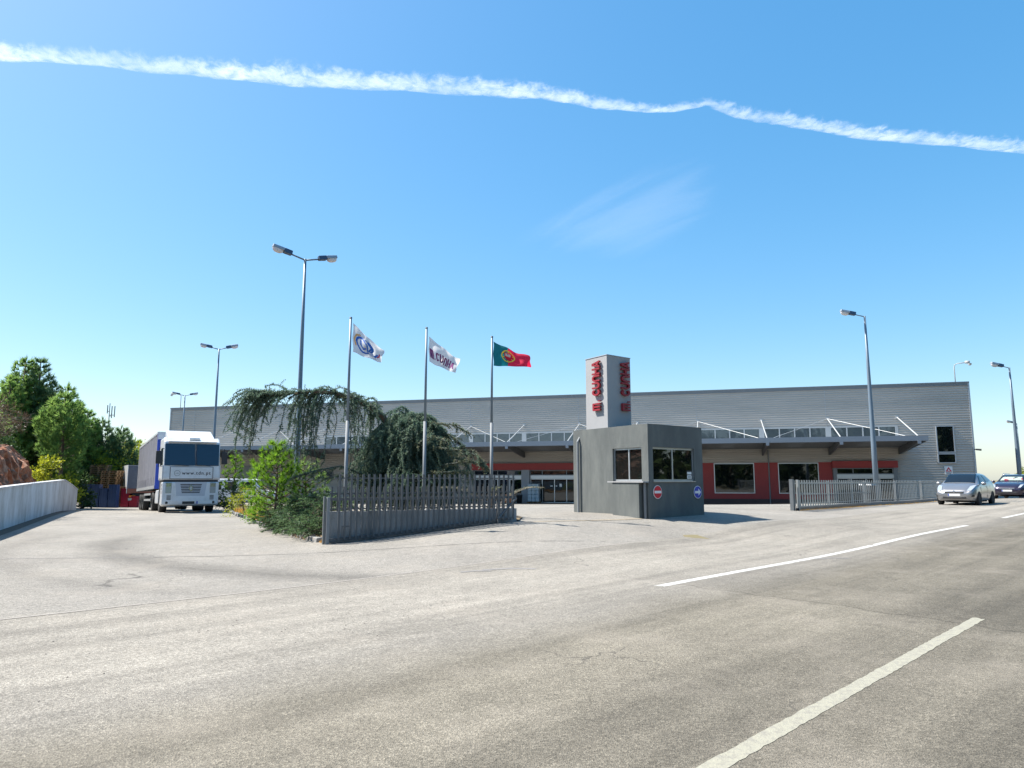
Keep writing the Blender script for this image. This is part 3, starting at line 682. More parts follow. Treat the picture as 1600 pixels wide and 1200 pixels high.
MB().box(-.05, .10, .06, .20, fz(0)-.1, 1.53).box(.42, .50, .06, .14, fz(0)-.1, 1.2).build('guide_post', 'galv_dark', rg)
MB().tube([(.18, -.03, fz(.1)+.04), (.18, .06, fz(.1)+.04)], .06, 10).build('wheel', 'rubber', rg)

# ------------------------------------------------------------------ street lamps
def luminaire(parent, base, d, tilt, k=1.):
    """box housing with a glass bowl underneath, at the end of an arm"""
    d = Vector(d).normalized(); ax = (d*math.cos(tilt)+Vector((0, 0, math.sin(tilt)))).normalized(); side = Vector((-d.y, d.x, 0)); up = side.cross(ax)*-1
    if up.z < 0: up = -up
    b = Vector(base)
    def pt(l, s, u): return b+ax*l*k+side*s*k+up*u*k
    def hx(mb, l0, l1, s0, s1, u0, u1, tp=1.):
        mb.hexa([pt(l0, -s0, u0), pt(l1, -s1, u0), pt(l1, s1, u0), pt(l0, s0, u0)], [pt(l0, -s0*tp, u1), pt(l1, -s1*tp, u1), pt(l1, s1*tp, u1), pt(l0, s0*tp, u1)])
    mb = MB(); hx(mb, 0, .36, .13, .15, -.07, .13, .8); h = mb.build('gear_box', 'lamp_head_dark', parent, bevel=.02)
    mb = MB(); hx(mb, .362, .86, .155, .13, -.02, .13, .78); mb.build('lamp_housing', 'lamp_head', parent, bevel=.025)
    mb = MB()
    prof = [(1., -.022), (.97, -.06), (.85, -.12), (.55, -.165), (.1, -.18)]; n = 14; base_i = len(mb.v)
    for (r_, u_) in prof:
        for j in range(n): t = 2*PI*j/n; mb.v.append(tuple(pt(.61+.245*r_*math.cos(t), .135*r_*math.sin(t), u_)))
    for q in range(len(prof)-1):
        for j in range(n): mb.f.append((q*n+j, q*n+(j+1) % n, (q+1)*n+(j+1) % n, (q+1)*n+j))
    mb.build('lamp_bowl', 'lamp_glass', parent, smooth=True)
def lamp(name, x, y, ztop, arms, label, group, al=.62, r0=.105, r1=.045, k=1., tilt=R(12)):
    z0 = zg(x, y); e = empty(name, (x, y, z0), 0, label, 'street lamp', group); h = ztop-z0
    MB().tube([(0, 0, -.05), (0, 0, h*.3), (0, 0, h*.7), (0, 0, h)], [r0, r0*.85, (r0+r1)/2*.85, r1], 12).build('pole', 'lamp_pole', e, smooth=True)
    MB().box(-.17, .17, -.17, .17, -.03, .02).build('base_plate', 'galv_dark', e)
    for a in arms:
        d = Vector((math.cos(R(a)), math.sin(R(a)), 0)); end = Vector((0, 0, h-.02))+d*al*math.cos(tilt)+Vector((0, 0, al*math.sin(tilt)))
        MB().tube([(0, 0, h-.04), end], [.032, .028], 8).build('arm', 'lamp_pole', e, smooth=True)
        luminaire(e, end-d*.06, d, tilt, k)
    return e
G = 'lamps lighting the yard'
lamp('street_lamp', -7.29, 24.0, 9.22, (215, 35), 'nearest two-headed street lamp, rising behind the drooping cedar', G, al=.55, k=.80)
lamp('street_lamp', -18.6, 44.0, 9.76, (190, 10), 'two-headed street lamp rising just behind the lorry cab', G, al=.5, k=.84)
lamp('street_lamp', -30.4, 65.0, 9.3, (195, 15), 'farthest two-headed street lamp, at the left end of the warehouse', G, al=.5, k=.8)
lamp('street_lamp', 20.49, 40.0, 10.94, (178,), 'single-headed street lamp behind the road railing near the red entrance', G, al=.6, k=1., r0=.16, r1=.055)
lamp('street_lamp', 37.9, 53.0, 10.0, (182,), 'single-headed street lamp right of the warehouse corner', G, al=.55, k=1.1, r0=.16, r1=.06)
lamp('street_lamp', 75.4, 105.0, 9.9, (182,), 'tiny distant street lamp half hidden by the right-hand lamp', G, al=.6, k=1.2)
# camera masts on the roof edge
def cctv(x, side, label):
    p = w2w(x, .2, 9.16); e = empty('camera_mast', p, R(-15.77), label, 'camera', 'cameras on the warehouse roof')
    pts = [(0, 0, 0), (0, 0, 1.15), (side*.06, 0, 1.32), (side*.2, 0, 1.40), (side*.75, -.1, 1.45)]
    MB().tube(pts, .035, 8).build('mast', 'white_metal', e, smooth=True)
    MB().tube([(side*.70, -.1, 1.47), (side*1.0, -.16, 1.45)], [.10, .13], 12).build('camera_housing', 'white_metal', e, smooth=True)
    MB().lathe([(.0, -.17), (.08, -.15), (.125, -.08), (.13, 0)], 14, 'z', (side*.98, -.2, 1.36)).build('dome', 'lens', e, smooth=True)
cctv(WL-.75, 1, 'white camera on a bent mast above the right roof corner'); cctv(.9, -1, 'white camera on a bent mast above the left roof corner')
e = empty('wall_camera', w2w(WL+.02, -.02, Z(3.72)), R(-15.77), 'small dark camera fixed to the right corner of the warehouse', 'camera')
MB().box(-.02, .12, -.08, -.03, -.03, .03).build('bracket', 'black_plastic', e); MB().tube([(.08, -.06, .0), (.42, -.16, -.04)], [.06, .075], 10).build('housing', 'black_plastic', e)
e = empty('warning_sign', w2w(69.2, -.06, Z(2.2)), R(-15.77), 'small white warning notice with red triangle below the tall window', 'sign')
MB().box(-.26, .26, -.02, 0, -.30, .30).build('board', 'sign_white', e)
MB().prism([(-.2, -.022, -.08), (.2, -.022, -.08), (0, -.022, .25)], (0, -.004, 0)).build('triangle', 'sign_red', e)
MB().prism([(-.09, -.028, -.03), (.09, -.028, -.03), (0, -.028, .12)], (0, -.003, 0)).build('triangle', 'sign_white', e)
MB().box(-.2, .2, -.024, -.0205, -.17, -.13).box(-.16, .16, -.024, -.0205, -.25, -.21).build('lettering', 'ink_grey', e)

# ------------------------------------------------------------------ flagpoles and flags
M('flag_white', (.80, .79, .80), .8, var=.02); M('flag_green', (.006, .17, .20), .8, var=.04); M('flag_redcloth', (.72, .02, .075), .8, var=.04); M('flag_yellow', (.80, .60, .05), .7)
M('flag_purple', (.17, .02, .14), .8, var=.3, scale=4); M('flag_blue', (.02, .12, .46), .8); M('flag_paleblue', (.36, .42, .60), .8); M('flag_orange', (.72, .38, .15), .8)
for nm in ('flag_white', 'flag_green', 'flag_redcloth'):      # thin cloth lets some light through
    m = MATS[nm]; nt = m.node_tree; b = nt.nodes['Principled BSDF']; o_ = nt.nodes['Material Output']
    t_ = nt.nodes.new('ShaderNodeBsdfTranslucent'); ms = nt.nodes.new('ShaderNodeMixShader'); ms.inputs[0].default_value = .45
    src = b.inputs['Base Color'].links[0].from_socket; nt.links.new(src, t_.inputs[0]); nt.links.new(b.outputs[0], ms.inputs[1]); nt.links.new(t_.outputs[0], ms.inputs[2]); nt.links.new(ms.outputs[0], o_.inputs[0])
def flagpole(x, y, ztop, label):
    z0 = zg(x, y); e = empty('flagpole', (x, y, z0), 0, label, 'flagpole', 'flagpoles behind the garden wall'); h = ztop-z0
    MB().tube([(0, 0, -.05), (0, 0, h*.52)], .046, 12).build('lower_pole', 'galv', e, smooth=True)
    MB().tube([(0, 0, h*.52-.01), (0, 0, h)], [.036, .030], 12).build('upper_pole', 'lamp_pole', e, smooth=True)
    MB().tube([(0, 0, h-.001), (0, 0, h+.03)], [.042, .03], 10).build('cap', 'galv_dark', e)
    return Vector((x, y, z0)), h
def flag(base, h, TL, BL, TR, BR, name, label, mat, ph, amp=.07):
    e = empty(name, base, 0, label, 'flag', 'flags on the three poles')
    TL, BL, TR, BR = [Vector(q) for q in (TL, BL, TR, BR)]
    def fn(u, v, off=0.):
        p = (TL.lerp(TR, u)).lerp(BL.lerp(BR, u), v)
        sag = math.sin(PI*u)*.04*(1-v)
        w = amp*math.sin(u*7.5+v*2.6+ph)*min(1, u*2.2)+amp*.55*math.sin(u*13-v*4.2+ph*2)*min(1, u*2)+.05*math.sin(v*9+ph)*u*(1-u)*2
        return p+Vector((.012*math.sin(v*9+u*6), w+off, -sag+.012*math.sin(u*12+ph)))
    return e, fn
def cloth(e, fn, u0, u1, v0, v1, mat, name='cloth', off=0., nu=26, nv=16):
    return MB().grid(lambda a, b: fn(u0+(u1-u0)*a, v0+(v1-v0)*b, off), nu, nv).build(name, mat, e, smooth=True, fix=False)
def printed(e, fn, polys, mat, name, off=.006):
    """flat print laid on the cloth, on both faces; polys in flag space (u, v)"""
    mb = MB()
    for o in (off, -off):
        for poly in polys:
            i = len(mb.v); mb.v += [tuple(fn(u, v, o)) for u, v in poly]; mb.f.append(tuple(range(i, i+len(poly))))
    return mb.build(name, mat, e, fix=False)
def seg_polys(pts, w, asp, sub=3):
    out = []
    for p, q in zip(pts[:-1], pts[1:]):
        p, q = Vector(p), Vector(q); P_ = Vector((p.x*asp, p.y)); Q_ = Vector((q.x*asp, q.y)); t = (Q_-P_)
        if t.length < 1e-6: continue
        t.normalize(); nn = Vector((-t.y, t.x))*w/2; P_ = P_-t*w*.2; Q_ = Q_+t*w*.2
        for k in range(sub):
            a, b = P_.lerp(Q_, k/sub), P_.lerp(Q_, (k+1)/sub)
            out.append([((c.x)/asp, c.y) for c in (a+nn, a-nn, b-nn, b+nn)])
    return out
px_ = .0168
b1, h1 = flagpole(-4.26, 18.2, 5.74, 'galvanised flagpole nearest the gate post, flying the white flag with blue emblem')
b2, h2 = flagpole(-2.40, 19.4, 5.73, 'middle galvanised flagpole, flying the white flag with purple letters')
b3, h3 = flagpole(-.59, 20.4, 5.68, 'galvanised flagpole on the right, flying the green and red flag')
s1, s2, s3 = 18.2/1100*1.02, 19.4/1100*1.02, 20.4/1100*1.02
def fc(s, h, dx, dy, yy=0.): return (.045+dx*s, yy, h-dy*s)
e, fn = flag(b1, h1, fc(s1, h1, 1, 8), fc(s1, h1, 2, 54), fc(s1, h1, 53, 53, -.25), fc(s1, h1, 49, 73, -.2), 'flag', 'white flag with blue oval emblem on the left pole', 'flag_white', .4)
cloth(e, fn, 0, 1, 0, 1, 'flag_white')
cl = [(.40+.26*math.cos(R(a)), .52+.30*math.sin(R(a))) for a in range(0, 361, 20)]
printed(e, fn, seg_polys(cl, .07, 1.3, 1), 'flag_blue', 'emblem_ring')
printed(e, fn, seg_polys([(.10, .70), (.07, .50), (.12, .30), (.24, .20)], .06, 1.3), 'flag_orange', 'emblem_arc')
printed(e, fn, seg_polys([(.30, .36), (.28, .55), (.36, .68), (.46, .62)], .07, 1.3)+seg_polys([(.38, .25), (.50, .45), (.52, .72)], .06, 1.3)+seg_polys([(.52, .30), (.62, .50), (.56, .68), (.68, .72)], .06, 1.3), 'flag_blue', 'emblem_letters')
printed(e, fn, [[(.33, .62), (.45, .50), (.52, .62), (.42, .76)], [(.56, .70), (.68, .66), (.72, .80), (.58, .86)]], 'flag_paleblue', 'emblem_fill', .0045)
printed(e, fn, seg_polys([(.74, .78), (.84, .58)], .09, 1.3), 'flag_blue', 'emblem_stroke'); printed(e, fn, seg_polys([(.84, .72), (.91, .60), (.89, .48)], .06, 1.3), 'flag_redcloth', 'emblem_dot')
e, fn = flag(b2, h2, fc(s2, h2, 1, 13), fc(s2, h2, 2, 53), fc(s2, h2, 52, 52, -.3), fc(s2, h2, 44, 74, -.25), 'flag', 'white flag with purple lettering on the middle pole', 'flag_white', 1.7)
cloth(e, fn, 0, 1, 0, 1, 'flag_white')
u = .045
for ch in 'M.CUNHA':
    wd, st = GL_[ch]; polys = []
    for s_ in st: polys += seg_polys([(u+x*.125, .80-y*.40) for x, y in s_], .055, 1.4, 2)
    printed(e, fn, polys, 'flag_purple', 'letter'); u += wd*.125+.022
e, fn = flag(b3, h3, fc(s3, h3, 0, 7), fc(s3, h3, 0, 45), fc(s3, h3, 56, 32, -.2), fc(s3, h3, 58, 49, -.15), 'flag', 'green and red national flag with yellow crest on the right pole', 'flag_green', 3.1, .06)
cloth(e, fn, 0, .40, 0, 1, 'flag_green'); cloth(e, fn, .40, 1, 0, 1, 'flag_redcloth')
cx_, cy_ = .40, .47
printed(e, fn, seg_polys([(cx_+.165*math.cos(R(a)), cy_+.29*math.sin(R(a))) for a in range(0, 361, 18)], .05, 1.7, 1)+seg_polys([(cx_-.13, cy_-.18), (cx_+.13, cy_+.18)], .035, 1.7)+seg_polys([(cx_-.16, cy_+.05), (cx_+.16, cy_-.05)], .03, 1.7)+seg_polys([(cx_+.02, cy_-.28), (cx_-.02, cy_+.28)], .03, 1.7), 'flag_yellow', 'armillary_sphere', .012)
printed(e, fn, [[(cx_-.10, cy_-.19), (cx_+.10, cy_-.19), (cx_+.10, cy_+.07), (cx_+.05, cy_+.18), (cx_, cy_+.21), (cx_-.05, cy_+.18), (cx_-.10, cy_+.07)]], 'flag_redcloth', 'shield', .022)
printed(e, fn, [[(cx_-.07, cy_-.14), (cx_+.07, cy_-.14), (cx_+.07, cy_+.06), (cx_, cy_+.15), (cx_-.07, cy_+.06)]], 'flag_white', 'escutcheon', .032)
printed(e, fn, [[(cx_+a-.012, cy_+b-.025), (cx_+a+.012, cy_+b-.025), (cx_+a+.012, cy_+b+.025), (cx_+a-.012, cy_+b+.025)] for a, b in ((0, -.03), (-.035, -.03), (.035, -.03), (0, -.09), (0, .05))], 'flag_blue', 'escutcheon_mark', .040)

# ------------------------------------------------------------------ vehicles
def wheel(parent, x, y, r, w, side, rim='rim', spokes=5, name='wheel'):
    """tyre with a dished rim; side = +1 when the outer face looks to +y"""
    s = side
    t = MB().lathe([(r*.60, -w/2*s), (r*.93, -w/2*s), (r, -w*.36*s), (r, w*.36*s), (r*.93, w/2*s), (r*.62, w/2*s), (r*.60, w*.40*s)], 28, 'y', (x, y, r)).build(name, 'rubber', parent, smooth=True)
    mb = MB().lathe([(r*.63, w*.44*s), (r*.58, w*.44*s), (r*.56, w*.22*s), (.0, w*.22*s)], 24, 'y', (x, y, r)); mb.build('rim_dish', 'black_plastic', t)
    mb = MB()
    for k in range(spokes):
        a = 2*PI*k/spokes+.3; d = Vector((math.cos(a), 0, math.sin(a))); n = Vector((-d.z, 0, d.x)); c = Vector((x, y, r)); o = Vector((0, w*.40*s, 0)); i = Vector((0, w*.26*s, 0))
        mb.hexa([c+d*.02+n*r*.13+i, c+d*.02-n*r*.13+i, c+d*r*.6-n*r*.10+i, c+d*r*.6+n*r*.10+i], [c+d*.02+n*r*.13+o, c+d*.02-n*r*.13+o, c+d*r*.6-n*r*.10+o, c+d*r*.6+n*r*.10+o])
    mb.lathe([(0, w*.43*s), (r*.16, w*.43*s), (r*.18, w*.3*s)], 14, 'y', (x, y, r)).lathe([(r*.56, w*.42*s), (r*.64, w*.45*s), (r*.64, w*.30*s)], 24, 'y', (x, y, r))
    mb.build('rim', rim, t)
    return t
def cr(p0, p1, p2, p3, t):
    return [.5*((2*b)+(-a+c)*t+(2*a-5*b+4*c-d)*t*t+(-a+3*b-3*c+d)*t*t*t) for a, b, c, d in zip(p0, p1, p2, p3)]
class Shell:
    """car body lofted through cross-sections; panes and lamps are cut from the same surface"""
    def __init__(s, st):
        s.r = []
        for (x, zb, hl, zm, hm, zbelt, hb, zt, ht) in st:
            s.r.append([(x, 0, zb), (x, hl*.86, zb), (x, hl, zb+.09), (x, hm, zm), (x, hb, zbelt), (x, ht, zt-.045), (x, ht*.72, zt-.008), (x, 0, zt)])
        s.n = len(s.r)
    def P(s, t, k):
        t = max(0, min(s.n-1, t)); i = min(int(t), s.n-2); f = t-i; R_ = s.r
        def ring(k):
            k = max(0, min(7, k)); j = min(int(k), 6); g = k-j; out = []
            for q in (max(i-1, 0), i, i+1, min(i+2, s.n-1)):
                rg = R_[q]; p3 = rg[j+2] if j+2 < 8 else (rg[6][0], -rg[6][1], rg[6][2]); out.append(cr(rg[max(j-1, 0)], rg[j], rg[j+1], p3, g))
            return out
        return Vector(cr(*ring(k), f))
    def N(s, t, k):
        a = s.P(t+.04, k)-s.P(t-.04, k); b = s.P(t, min(k+.04, 7))-s.P(t, k-.04); n = b.cross(a); n = n.normalized() if n.length > 1e-9 else Vector((0, 0, 1))
        c = s.P(t, k); 
        return n if n.dot(c-Vector((c.x*.8, 0, .7))) > 0 else -n
    def body(s, mat, parent, name='body'):
        mb = MB(); nu, nv = (s.n-1)*4, 28
        for sg in (1, -1): mb.grid(lambda u, v: [q*(sg if i == 1 else 1) for i, q in enumerate(s.P(u*(s.n-1), v*7))], nu, nv)
        for e_ in (0, s.n-1):
            poly = [s.P(e_, v*7/14) for v in range(15)]; full = [tuple(p) for p in poly]+[(p.x, -p.y, p.z) for p in reversed(poly[1:-1])]
            c = sum((Vector(q) for q in full), Vector())/len(full); dx = .03 if e_ == 0 else -.03; prev = [Vector(q) for q in full]
            for sc_, ox in ((.88, .55), (.70, .9), (.40, 1.)):
                cur = [c+(Vector(q)-c)*sc_+Vector((dx*ox, 0, 0)) for q in full]
                for a_ in range(len(full)): b_ = (a_+1) % len(full); mb.quad(prev[a_], prev[b_], cur[b_], cur[a_])
                prev = cur
            mb.quad(*prev)
        o = mb.build(name, mat, parent, smooth=True)
        bm = bmesh.new(); bm.from_mesh(o.data); bmesh.ops.remove_doubles(bm, verts=bm.verts, dist=.001); bmesh.ops.recalc_face_normals(bm, faces=bm.faces); bm.to_mesh(o.data); bm.free(); return o
    def patch(s, q, name, mat, parent, off=.008, side=1, nu=10, nv=6):
        """q = four (t, k) corners: a, b, c, d in order"""
        def fn(u, v):
            t = (q[0][0]*(1-u)+q[1][0]*u)*(1-v)+(q[3][0]*(1-u)+q[2][0]*u)*v; k = (q[0][1]*(1-u)+q[1][1]*u)*(1-v)+(q[3][1]*(1-u)+q[2][1]*u)*v
            p = s.P(t, k)+s.N(t, k)*off; return (p.x, p.y*side, p.z)
        return MB().grid(fn, nu, nv).build(name, mat, parent, smooth=True)
    def cross(s, t0, t1, k0, name, mat, parent, off=.008, k1=None):
        """pane that spans both sides of the centre line"""
        k1 = k0 if k1 is None else k1
        def fn(u, v):
            t = t0+(t1-t0)*v; sg = 1 if u <= .5 else -1; kk = (k0+(k1-k0)*v); k = kk+(7-kk)*(1-abs(2*u-1)); p = s.P(t, k)+s.N(t, min(k, 6.9))*off
            return (p.x, p.y*sg, p.z)
        return MB().grid(fn, 16, 8).build(name, mat, parent, smooth=True)

# --- silver hatchback
def park(name, front, ang, label, z=None):
    return empty(name, (front[0], front[1], zg(*front)), R(ang), label, 'car', 'cars parked along the road')
HB = [(1.98, .30, .58, .44, .64, .56, .62, .62, .50), (1.90, .22, .70, .46, .77, .66, .72, .72, .56), (1.62, .18, .79, .50, .84, .78, .79, .86, .62), (1.30, .18, .81, .54, .86, .88, .81, .975, .66), (1.02, .18, .82, .55, .865, .93, .82, 1.03, .69),
      (.62, .18, .82, .55, .865, .96, .82, 1.27, .64), (.22, .18, .82, .55, .865, .975, .82, 1.45, .60), (-.45, .18, .82, .55, .865, .99, .82, 1.485, .57), (-1.0, .18, .82, .56, .865, 1.01, .81, 1.465, .56), (-1.45, .18, .82, .56, .86, 1.03, .79, 1.43, .55), (-1.74, .20, .81, .56, .855, 1.03, .79, 1.34, .55), (-1.93, .24, .79, .56, .84, .98, .77, 1.12, .58), (-1.98, .30, .74, .55, .79, .82, .73, .90, .58)]
def build_car(e, st, paint, wr, xf, xr, track, shade=False, ws=(4.12, 5.95), wsk=5.15, fw=((4.55, 4.10), (6.85, 4.10), (6.85, 4.86), (5.95, 4.86)), rw=((7.02, 4.12), (8.95, 4.2), (8.7, 4.84), (7.02, 4.88)), q3=None):
    sh = Shell(st); sh.body(paint, e)
    M('cabin_dark', (.012, .013, .015), .6)  # the dim cabin is painted as dark sheets close under the glass
    sh.cross(ws[0], ws[1], wsk, 'windscreen_cabin_dark', 'cabin_dark', e, .004)
    g = sh.cross(ws[0], ws[1], wsk, 'windscreen', 'pane_car' if not shade else 'pane_clear', e, .016)
    sh.cross(len(st)-3.9, len(st)-2.2, 5.2, 'rear_window', 'pane_car', e, .008)
    for sd in (1, -1):
        for nm, q in (('side_window', fw), ('side_window', rw))+((('side_window', q3),) if q3 else ()):
            sh.patch(q, 'window_cabin_dark', 'cabin_dark', e, .004, sd); sh.patch(q, nm, 'pane_car', e, .011, sd)
        for x in (xf, xr):
            MB().lathe([(wr*1.10, -.10*sd), (wr*1.10, .004*sd), (0, .004*sd)], 28, 'y', (x, (track/2+.118)*sd, wr)).build('wheel_arch', 'under', e)
            wheel(e, x, (track/2+.035)*sd, wr, .19, sd)
    return sh
glass('pane_clear', (.02, .02, .02), .22)
ca = park('silver_hatchback', (23.15, 36.35), 223.5, 'silver hatchback parked nearest the railing on the right')
ca.scale = (1, 1.02, 1.05)
sh = build_car(ca, HB, 'silver_paint', .30, 1.18-0, -1.30, 1.50)
for sd in (1, -1):
    sh.patch(((.9, 4.15), (3.05, 4.2), (2.35, 5.35), (.75, 5.2)), 'headlight', 'lens', ca, .018, sd)
    sh.patch(((.55, 2.6), (1.3, 2.6), (1.3, 3.1), (.7, 3.1)), 'fog_recess', 'black_plastic', ca, .022, sd)
    mb = MB(); mb.lathe([(0, -.10), (.07, -.09), (.10, 0), (.085, .07), (0, .085)], 14, 'x', (0, 0, 0)); m_ = mb.build('door_mirror', 'silver_paint', ca, smooth=True); m_.location = (.72, .97*sd, 1.0); m_.scale = (.8, 1.15, .8)
    sh.patch(((4.4, 4.02), (6.0, 4.02), (6.0, 4.10), (4.4, 4.10)), 'belt_trim', 'black_plastic', ca, .006, sd)
    for x in (-.15, -.95): MB().box(x-.09, x+.09, .838*sd-.012, .838*sd+.018, .86, .885).build('door_handle', 'silver_paint', ca)
    MB().box(-.33, -.322, .862*sd-.006, .862*sd+.004, .30, .90).box(.80, .808, .862*sd-.006, .862*sd+.004, .45, .84).build('door_gap', 'under', ca)
MB().box(1.955, 2.012, -.40, .40, .60, .645).build('grille_bar', 'chrome', ca, bevel=.012)
MB().box(1.94, 2.012, -.40, .40, .535, .598).build('grille', 'black_plastic', ca, bevel=.01)
MB().box(1.90, 2.008, -.50, .50, .30, .40).build('lower_intake', 'black_plastic', ca, bevel=.015)
MB().box(1.985, 2.02, -.26, .26, .42, .53).build('number_plate', 'plate', ca); MB().box(2.0205, 2.022, -.255, -.215, .425, .525).build('plate_strip', 'plate_blue', ca)
MB().lathe([(.055, 0), (.045, .015), (0, .018)], 16, 'x', (2.006, 0, .625)).build('badge', 'chrome', ca)
MB().box(1.2, -1.3, -.6, .6, .12, .22).build('underbody', 'under', ca)
# --- dark plum estate with a sunshade
ES = [(2.25, .32, .60, .46, .68, .60, .66, .66, .52), (2.16, .24, .72, .48, .80, .70, .75, .76, .58), (1.85, .2, .80, .52, .87, .82, .81, .90, .64), (1.35, .2, .82, .55, .88, .90, .83, 1.0, .68), (.98, .2, .83, .56, .885, .95, .83, 1.05, .70),
      (.55, .2, .83, .56, .885, .97, .83, 1.27, .64), (.12, .2, .83, .56, .885, .985, .83, 1.43, .60), (-.45, .2, .83, .56, .885, .995, .83, 1.48, .59), (-1.1, .2, .83, .57, .885, 1.0, .82, 1.475, .59), (-1.7, .2, .83, .57, .88, 1.01, .81, 1.45, .58), (-2.05, .22, .81, .57, .87, 1.0, .79, 1.34, .57), (-2.22, .28, .78, .57, .84, .94, .76, 1.08, .58), (-2.27, .34, .72, .56, .78, .80, .72, .88, .57)]
cb = park('plum_estate_car', (31.35, 44.3), 223.5, 'dark plum estate car with sunshade behind its windscreen, at the right edge')
sh = build_car(cb, ES, 'plum_paint', .31, 1.32, -1.36, 1.52, True, q3=((9.1, 4.15), (9.9, 4.25), (9.7, 4.8), (9.1, 4.84)))
for sd in (1, -1):
    sh.patch(((.7, 4.2), (2.2, 4.25), (1.9, 5.0), (.6, 4.95)), 'headlight', 'lens', cb, .009, sd)
    mb = MB(); mb.lathe([(0, -.10), (.07, -.09), (.10, 0), (.085, .07), (0, .085)], 14, 'x', (0, 0, 0)); m_ = mb.build('door_mirror', 'plum_paint', cb, smooth=True); m_.location = (.75, .99*sd, 1.02); m_.scale = (.8, 1.15, .8)
    MB().tube([(.0, .60*sd, 1.44), (-.1, .60*sd, 1.52), (-1.7, .60*sd, 1.52), (-1.85, .60*sd, 1.43)], .018, 8).build('roof_rail', 'chrome', cb, smooth=True)
    MB().box(-.33, -.322, .880*sd-.006, .880*sd+.004, .30, .95).build('door_gap', 'under', cb)
MB().box(2.20, 2.282, -.40, .40, .60, .655).build('grille_bar', 'chrome', cb, bevel=.012); MB().box(2.15, 2.278, -.48, .48, .33, .42).build('lower_intake', 'black_plastic', cb, bevel=.015)
MB().box(2.255, 2.288, -.26, .26, .44, .55).build('number_plate', 'plate', cb); MB().box(2.2885, 2.29, -.255, -.215, .445, .545).build('plate_strip', 'plate_blue', cb)
MB().box(1.3, -1.4, -.6, .6, .13, .24).build('underbody', 'under', cb)
ss = empty('windscreen_sunshade', cb.location, R(223.5), 'white sunshade with red and dark patches behind the plum car windscreen', 'sunshade')
m = bpy.data.materials.new('shade_print'); m.use_nodes = True; nt = m.node_tree; b = nt.nodes['Principled BSDF']; tc = nt.nodes.new('ShaderNodeTexCoord'); v_ = tex(nt, 'ShaderNodeTexVoronoi', Scale=5.5); nt.links.new(tc.outputs['Object'], v_.inputs['Vector'])
sp = nt.nodes.new('ShaderNodeSeparateColor'); nt.links.new(v_.outputs['Color'], sp.inputs[0]); rp = nt.nodes.new('ShaderNodeValToRGB'); rp.color_ramp.interpolation = 'CONSTANT'; el = rp.color_ramp.elements
for p_, c_ in ((.58, (.8, .78, .68, 1)), (.70, (.75, .03, .05, 1)), (.82, (.03, .04, .06, 1)), (.92, (.1, .3, .5, 1))): q = el.new(p_); q.color = c_
el[0].color = (.85, .84, .76, 1); nt.links.new(sp.outputs[0], rp.inputs[0]); nt.links.new(rp.outputs[0], b.inputs['Base Color']); MATS['shade_print'] = m
sh.cross(4.3, 5.25, 5.6, 'shade_panel', 'shade_print', ss, .010, 5.9)

# --- articulated lorry facing the viewer
tk = empty('articulated_lorry', (-15.0, 33.25, zg(-15, 33.2)), R(-58.7), 'white articulated lorry with grey curtain-sided trailer, facing the road', 'lorry'); tk.rotation_euler[1] = -.024
def prof_y(mb, poly, y0, y1): return mb.prism([(x, y0, z) for x, z in poly], (0, y1-y0, 0))
prof_y(MB(), [(-.02, 1.50), (0, 1.62), (-.02, 2.16), (-.16, 3.16), (-.22, 3.30), (-.50, 3.50), (-2.1, 3.52), (-2.1, 1.5)], -1.22, 1.22).build('cab', 'truck_white', tk, bevel=.07)
prof_y(MB(), [(.005, .36), (.03, .55), (.02, 1.42), (-.8, 1.42), (-.8, .95), (-.85, .36), (-.3, .30)], -1.22, 1.22).build('bumper', 'truck_white', tk, bevel=.06)
prof_y(MB(), [(-.02, 1.42), (-.02, 1.50), (-2.0, 1.50), (-2.0, .9), (-.95, .9), (-.82, 1.42)], -1.17, 1.17).build('cab_gap', 'black_plastic', tk)
ws = prof_y(MB(), [(.004, 2.17), (-.142, 3.20), (-.17, 3.20), (-.03, 2.17)], -1.17, 1.17).build('windscreen', 'pane_truck', tk, bevel=.04)
MB().tube([(.02, -.75, 2.20), (.025, -.15, 2.165)], .014, 6).tube([(.02, .20, 2.20), (.025, .80, 2.165)], .014, 6).build('wiper', 'black_plastic', tk)
prof_y(MB(), [(-.17, 3.24), (-.02, 3.28), (-.02, 3.31), (-.22, 3.35)], -1.05, 1.05).build('sun_visor', 'truck_white', tk, bevel=.02)
MB().tube([(-.33, -.15, 3.45), (-.33, .32, 3.45)], .07, 8).build('roof_light', 'plate', tk)
pn = MB().box(.002, .012, -.90, .90, 1.58, 2.10).build('front_flap', 'truck_white', tk, bevel=.02)
MB().box(.0005, .002, -.94, .94, 1.54, 2.13).build('flap_gap', 'ink_grey', tk)
text_obj('lettering', 'www.tdn.pt', .215, 'ink', tk, frame_mtx((.0135, .20, 1.82), (0, 1, 0), (0, 0, 1)), .002, .004, 1.22)
MB().lathe([(.115, 0), (.135, .001), (.135, .004), (.115, .004)], 26, 'x', (.0125, -.62, 1.82)).build('round_emblem', 'ink_grey', tk); text_obj('emblem_text', 'tdn', .11, 'ink_grey', tk, frame_mtx((.0135, -.62, 1.81), (0, 1, 0), (0, 0, 1)), .001)
for k in range(6):
    z_ = 1.30-.075*k; w_ = .46-.015*k; MB().box(.016, .032, -w_, w_, z_-.022, z_+.018).build('grille_slot', 'black_plastic', tk)
MB().prism([(.034, 0, 1.30), (.034, .095, 1.13), (.034, 0, .96), (.034, -.095, 1.13)], (.02, 0, 0)).build('emblem', 'chrome', tk); MB().prism([(.055, 0, 1.22), (.055, .042, 1.13), (.055, 0, 1.04), (.055, -.042, 1.13)], (.004, 0, 0)).build('emblem_hole', 'truck_grey', tk)
